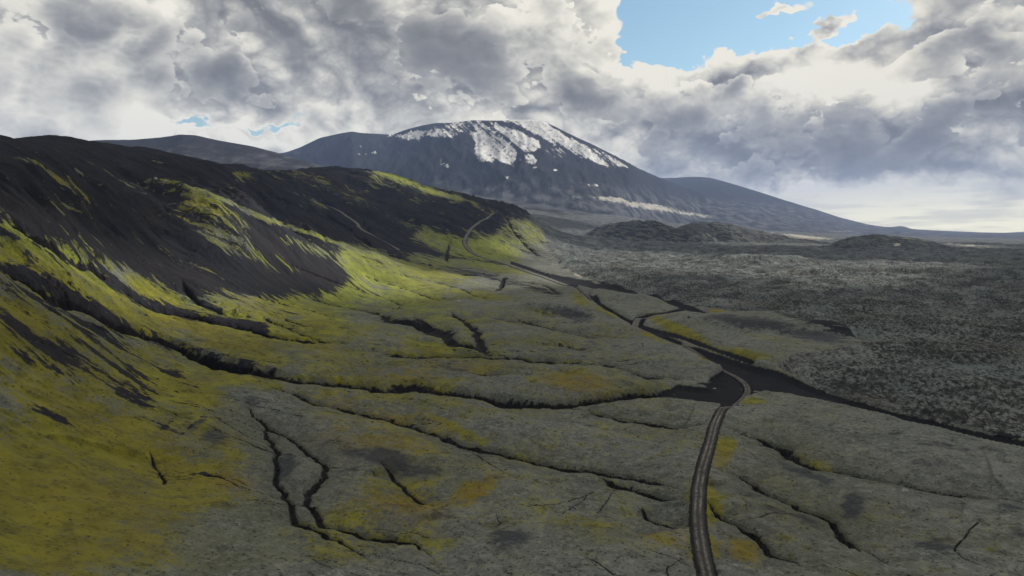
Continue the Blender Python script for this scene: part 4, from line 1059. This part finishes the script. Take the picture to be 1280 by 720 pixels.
def ribbon(name, W3, half, mat, label, skirt=0.5):
    n = len(W3)
    t = np.gradient(W3[:, :2], axis=0); t /= np.linalg.norm(t, axis=1, keepdims=True) + 1e-9
    nr = np.stack([t[:, 1], -t[:, 0]], -1)
    prof = [(-1.12, -skirt), (-1.0, -0.02), (-0.8, 0.06), (-0.58, 0.0), (-0.42, -0.05), (-0.26, 0.0), (0.0, 0.05), (0.26, 0.0), (0.42, -0.05), (0.58, 0.0), (0.8, 0.06), (1.0, -0.02), (1.12, -skirt)]
    L = np.r_[0, np.cumsum(np.hypot(*np.diff(W3[:, :2], axis=0).T))]
    edge_n = fbm(L / 9.0, np.zeros(n) + 3, 4, 0.6, seed=5) * 0.34
    V = []; F = []; UVs = []
    for k, (a, dz) in enumerate(prof):
        aa = a * half * (1 + (edge_n if abs(a) > 0.75 else 0))
        p = W3.copy(); p[:, :2] += nr * np.reshape(aa, (-1, 1)) if hasattr(aa, '__len__') else nr * aa
        p[:, 2] += dz + gnoise(L / 2.3 + k * 9, L / 7.1, 8) * 0.05
        V.append(p)
    m = len(prof)
    verts = np.stack(V, 1).reshape(-1, 3)
    for i in range(n - 1):
        for k in range(m - 1):
            F.append((i * m + k, i * m + k + 1, (i + 1) * m + k + 1, (i + 1) * m + k))
    me = bpy.data.meshes.new(name); me.from_pydata(verts.tolist(), [], F)
    uvl = me.uv_layers.new(name='UVMap')
    vi = np.array([q for f in F for q in f])
    uvs = np.stack([np.array([p[0] for p in prof])[vi % m], L[vi // m]], -1)
    uvl.data.foreach_set('uv', uvs.ravel().astype(np.float32))
    me.polygons.foreach_set('use_smooth', np.ones(len(F), bool))
    me.materials.append(mat); me.validate()
    # faces must look up
    if me.polygons and me.polygons[len(F) // 2].normal.z < 0: me.flip_normals()
    o = bpy.data.objects.new(name, me); sc.collection.objects.link(o)
    return tag(o, label, kind='structure')


RM = road_material('gravel_road', (0.150, 0.138, 0.124), (0.036, 0.033, 0.032), (0.016, 0.015, 0.016))
RM2 = road_material('sand_track', (0.17, 0.16, 0.145), (0.085, 0.08, 0.075), (0.030, 0.030, 0.031))
ribbon('road', R1, 1.4, RM, 'brown gravel track with two pale wheel ruts curving through the moss')
ribbon('road', R2, 3.6, RM2, 'far stretch of the track climbing the dark hillside in a curve', 0.8)
ribbon('side_track', R3, 2.4, RM2, 'short dark sand side track joining the main track')
ribbon('side_track', R4, 3.0, RM2, 'pale track running down the black ash slope', 0.8)
ribbon('side_track', R5, 1.4, RM2, 'faint track along the black riverbed on the right')


# ------------------------------------------------------------------ boulders
def ground_z(x, y):
    return float(bil(Z, np.interp(y, Yr, np.arange(NY)), np.array((x / y - U[0]) / (U[1] - U[0]))))


def boulder_mesh(name, seed, flat=0.7, pointy=0.0):
    rnd = random.Random(seed)
    import bmesh
    bm = bmesh.new(); bmesh.ops.create_icosphere(bm, subdivisions=3, radius=1.0)
    planes = []
    for _ in range(11):
        v = np.array([rnd.gauss(0, 1) for _ in range(3)]); v /= np.linalg.norm(v); planes.append((v, rnd.uniform(0.62, 0.9)))
    for v in bm.verts:
        p = np.array(v.co)
        for nrm, d in planes:
            k = p @ nrm - d
            if k > 0: p = p - nrm * k * 0.95
        p[:2] *= 1 - pointy * max(p[2], 0)
        p[2] *= flat
        p += np.array([rnd.uniform(-.02, .02) for _ in range(3)])
        v.co = p
    me = bpy.data.meshes.new(name); bm.to_mesh(me); bm.free()
    return me


def rock_material(name, a, c):
    m = bpy.data.materials.new(name); m.use_nodes = True
    b = NB(m.node_tree)
    pos = b.n('ShaderNodeNewGeometry').outputs['Position']
    n = b.noise(pos, 1.2, 6, 0.65)
    pr = b.n('ShaderNodeBsdfPrincipled'); b.put(pr.inputs['Base Color'], b.mix(b.step(n, 0.35, 0.65), a, c)); pr.inputs['Roughness'].default_value = 0.9
    bp = b.n('ShaderNodeBump'); b.put(bp.inputs['Height'], n); bp.inputs['Distance'].default_value = 0.4
    b.nt.links.new(bp.outputs[0], pr.inputs['Normal'])
    out = b.n('ShaderNodeOutputMaterial'); b.nt.links.new(pr.outputs[0], out.inputs[0])
    return m


Sg = (Z - HC) / YY; SMAX = np.maximum.accumulate(Sg, axis=0)
DARKROCK = rock_material('dark_rock', (0.018, 0.018, 0.020), (0.05, 0.048, 0.045))
PALEROCK = rock_material('pale_rock', (0.16, 0.155, 0.14), (0.30, 0.29, 0.26))
for k, (px, v, wpx, mat, pt, lab) in enumerate([
    (861, 397, 6, DARKROCK, 0.7, 'dark pointed boulder on the grey mound beside the lava field'),
    (1132, 614, 11, PALEROCK, 0.0, 'pale flat rock lying in the gully on the right'),
    (573, 377, 8, PALEROCK, 0.0, 'small pale rock on the grey flat below the moss streaks'),
    (603, 263, 4, PALEROCK, 0.2, 'tiny pale boulder above the top of the curving track'),
    (195, 224, 6, PALEROCK, 0.3, 'left pale boulder on the crest of the long spur'),
    (207, 228, 7, PALEROCK, 0.2, 'right pale boulder on the crest of the long spur'),
    (538, 332, 6, DARKROCK, 0.2, 'black boulder at the foot of the ash slope'),
    (634, 349, 6, DARKROCK, 0.2, 'black boulder beside the small winding stream bed'),
    (893, 486, 5, PALEROCK, 0.0, 'pale flat rock on the black riverbed left of the bend'),
    (1096, 585, 3, DARKROCK, 0.2, 'small dark stone on the grey moss right of the track')]):
    me = boulder_mesh('boulder', 40 + k, 0.45 if pt < 0.05 else 0.75, pt); me.materials.append(mat)
    p = drop(px, v); r = wpx * p[1] / FPX / 2
    o = bpy.data.objects.new('boulder', me); sc.collection.objects.link(o)
    o.location = (p[0], p[1], ground_z(p[0], p[1]) + 0.12 * r); o.scale = (r, r * 0.8, r); o.rotation_euler = (0, 0, k * 1.1)
    tag(o, lab, 'boulder', 'boulders lying on the moss and ash')

def scattered_stones(n=9000):
    """small loose stones on the heath, the banks and beside the track: one mesh"""
    import bmesh
    rs = np.random.RandomState(11)
    bm = bmesh.new(); bmesh.ops.create_icosphere(bm, subdivisions=1, radius=1.0)
    v0 = np.array([v.co[:] for v in bm.verts]); f0 = np.array([[v.index for v in f.verts] for f in bm.faces]); bm.free()
    y = 95 * (5.2 ** rs.rand(n)); u = rs.uniform(-0.9, 0.9, n); x = u * y
    i = np.interp(y, Yr, np.arange(NY)); j = (u - U[0]) / (U[1] - U[0])
    z = bil(Z, i, j); dg = bil(DG, i, j); wsh = bil(A_wash, i, j)
    clump = fbm(x / 16.0, y / 16.0, 3, 0.6, seed=77)
    k = rs.rand(n) < np.clip(0.12 + 1.6 * np.clip(clump, 0, 1) + 0.8 * (dg < 3), 0, 1) * (1 - 0.7 * wsh)
    xr = np.interp(y, R1[:, 1], R1[:, 0]); k &= (np.abs(x - xr) > 2.4)
    x, y, z = x[k], y[k], z[k]; m = len(x)
    r = (0.10 + 0.26 * rs.rand(m) ** 3) * np.clip(y / 150, 0.8, 1.8)
    V = v0[None] * (1 + rs.uniform(-0.28, 0.28, (m, len(v0), 1))) * np.stack([r * rs.uniform(0.8, 1.4, m), r, r * rs.uniform(0.4, 0.8, m)], -1)[:, None]
    a = rs.uniform(0, 6.28, m); ca, sa = np.cos(a)[:, None], np.sin(a)[:, None]
    V = np.stack([V[..., 0] * ca - V[..., 1] * sa + x[:, None], V[..., 0] * sa + V[..., 1] * ca + y[:, None], V[..., 2] + z[:, None] + 0.03], -1)
    F = f0[None] + (np.arange(m) * len(v0))[:, None, None]
    me = bpy.data.meshes.new('scattered_stones')
    me.vertices.add(m * len(v0)); me.vertices.foreach_set('co', V.astype(np.float32).ravel())
    F = F.reshape(-1, 3); me.loops.add(F.size); me.loops.foreach_set('vertex_index', F.astype(np.int32).ravel())
    me.polygons.add(len(F)); me.polygons.foreach_set('loop_start', np.arange(0, F.size, 3, dtype=np.int32)); me.update(calc_edges=True)
    me.materials.append(rock_material('loose_stone', (0.018, 0.018, 0.020), (0.10, 0.098, 0.090)))
    o = bpy.data.objects.new('scattered_stones', me); sc.collection.objects.link(o); tag(o, kind='stuff')
scattered_stones(16000)

# ------------------------------------------------------------------ unseen clouds overhead, added to shade the land, with gaps for sunlit patches
def shade_cloud_deck():
    H = 1750.0
    def up(p):                                   # where the sun ray through p meets the cloud base
        t = (H - p[2]) / SUNV[2]
        return p[0] + SUNV[0] * t, p[1] + SUNV[1] * t
    step = 34.0
    gx = np.arange(-1500, 5600, step); gy = np.arange(600, 5300, step)
    X, Y = np.meshgrid(gx, gy)
    off = up((0, 0, 0))
    lit = np.zeros(X.shape)
    for P, w, a in LIT:
        L = np.array([up(drop(*q)) for q in spline(P, 4)])
        d = np.full(X.shape, 1e9)
        for (ax, ay), (bx, by) in zip(L[:-1], L[1:]):
            ex, ey = bx - ax, by - ay
            t = np.clip(((X - ax) * ex + (Y - ay) * ey) / (ex * ex + ey * ey + 1e-9), 0, 1)
            d = np.minimum(d, np.hypot(X - ax - t * ex, Y - ay - t * ey))
        lit = np.maximum(lit, a * np.exp(-(d / w) ** 2))
    n = fbm(X / 420.0, Y / 420.0, 5, 0.55, seed=90)
    gX, gY = X - off[0], Y - off[1]              # the ground below, along the rays
    base = 0.50 - 0.55 * smooth(gY, 1500, 2600) - 0.5 * smooth(-gX, 900, 1500)
    edge = np.minimum(np.minimum(X - gx[0], gx[-1] - X), np.minimum(Y - gy[0], gy[-1] - Y))
    f = base + n * 0.75 - lit * 1.25
    f = np.minimum(f, (edge - 60) / 300)
    f = np.where(Y / 1.0 > 5000, -1, f)
    th = np.sqrt(np.clip(f, 0, 0.7))
    zt = H + 240 * th * (1 + 0.6 * fbm(X / 130.0, Y / 130.0, 4, 0.6, seed=93)); zb = H - 50 * th * (1 + 0.8 * fbm(X / 110.0, Y / 110.0, 4, 0.6, seed=97))
    ins = f > 0
    cell = ins[:-1, :-1] | ins[:-1, 1:] | ins[1:, 1:] | ins[1:, :-1]
    ny, nx = X.shape
    top = np.stack([X, Y, zt], -1).reshape(-1, 3); bot = np.stack([X, Y, zb - 0.5], -1).reshape(-1, 3)
    V = np.vstack([top, bot]); N = ny * nx
    F = []
    for i, j in zip(*np.nonzero(cell)):
        a = i * nx + j
        F.append((a, a + 1, a + nx + 1, a + nx)); F.append((N + a, N + a + nx, N + a + nx + 1, N + a + 1))
        for (di, dj, p, q) in ((-1, 0, a, a + 1), (1, 0, a + nx + 1, a + nx), (0, -1, a + nx, a), (0, 1, a + 1, a + nx + 1)):
            ii, jj = i + di, j + dj
            if ii < 0 or jj < 0 or ii >= ny - 1 or jj >= nx - 1 or not cell[ii, jj]: F.append((q, p, N + p, N + q))
    F = np.array(F); used, inv = np.unique(F.ravel(), return_inverse=True)
    me = bpy.data.meshes.new('shade_cloud'); me.from_pydata(V[used].tolist(), [], inv.reshape(F.shape).tolist())
    me.polygons.foreach_set('use_smooth', np.ones(len(F), bool))
    m = bpy.data.materials.new('shade_cloud'); m.use_nodes = True
    b = NB(m.node_tree)
    df = b.n('ShaderNodeBsdfDiffuse'); df.inputs[0].default_value = (0.9, 0.9, 0.9, 1)
    tr = b.n('ShaderNodeBsdfTranslucent'); tr.inputs[0].default_value = (0.9, 0.9, 0.9, 1)
    mx = b.n('ShaderNodeMixShader'); mx.inputs[0].default_value = 0.5
    b.nt.links.new(df.outputs[0], mx.inputs[1]); b.nt.links.new(tr.outputs[0], mx.inputs[2])
    tp = b.n('ShaderNodeBsdfTransparent'); mt = b.n('ShaderNodeMixShader'); mt.inputs[0].default_value = 0.28
    b.nt.links.new(mx.outputs[0], mt.inputs[1]); b.nt.links.new(tp.outputs[0], mt.inputs[2])
    out = b.n('ShaderNodeOutputMaterial'); b.nt.links.new(mt.outputs[0], out.inputs[0])
    me.materials.append(m)
    o = bpy.data.objects.new('shade_cloud', me); sc.collection.objects.link(o); tag(o, kind='stuff')
LIT = [([(325, 285), (360, 300), (420, 318), (480, 340), (560, 352)], 125, 1.1), ([(300, 372), (360, 378), (430, 390)], 90, 1.0),
       ([(40, 310), (110, 345), (180, 375), (280, 405)], 60, 1.0), ([(470, 217), (500, 226), (560, 246)], 90, 1.0), ([(590, 315), (640, 305), (670, 290)], 70, 0.55),
       ([(700, 332), (730, 347), (760, 358)], 90, 1.0), ([(830, 425), (900, 450)], 30, 0.6), ([(760, 320), (860, 325), (960, 330)], 300, 1.0), ([(1050, 350), (1200, 330)], 120, 0.5),
       ([(650, 265), (665, 285)], 70, 0.8), ([(210, 230), (260, 250)], 50, 0.8)]  # ground kept sunlit by gaps cut in the unseen clouds
shade_cloud_deck()

# ------------------------------------------------------------------ air
def haze():
    m = bpy.data.materials.new('haze'); m.use_nodes = True
    b = NB(m.node_tree)
    pv = b.n('ShaderNodeVolumePrincipled')
    pv.inputs['Color'].default_value = (0.40, 0.57, 1.0, 1); pv.inputs['Density'].default_value = 4.4e-5
    out = b.n('ShaderNodeOutputMaterial'); b.nt.links.new(pv.outputs[0], out.inputs['Volume'])
    R = 16700.0; z0 = ZLOW - 1.0; z1 = float(Z.max()) + 12
    v = [(x, y, z) for z in (z0, z1) for x, y in ((-R, -R), (R, -R), (R, R), (-R, R))]
    f = [(3, 2, 1, 0), (4, 5, 6, 7), (0, 1, 5, 4), (1, 2, 6, 5), (2, 3, 7, 6), (3, 0, 4, 7)]
    me = bpy.data.meshes.new('haze'); me.from_pydata(v, [], f); me.materials.append(m)
    o = bpy.data.objects.new('haze', me); sc.collection.objects.link(o); tag(o, kind='stuff')
haze()
print('verts', NY * NU, 'rows', NY, 'zmin', Z.min(), 'zmax', Z.max())
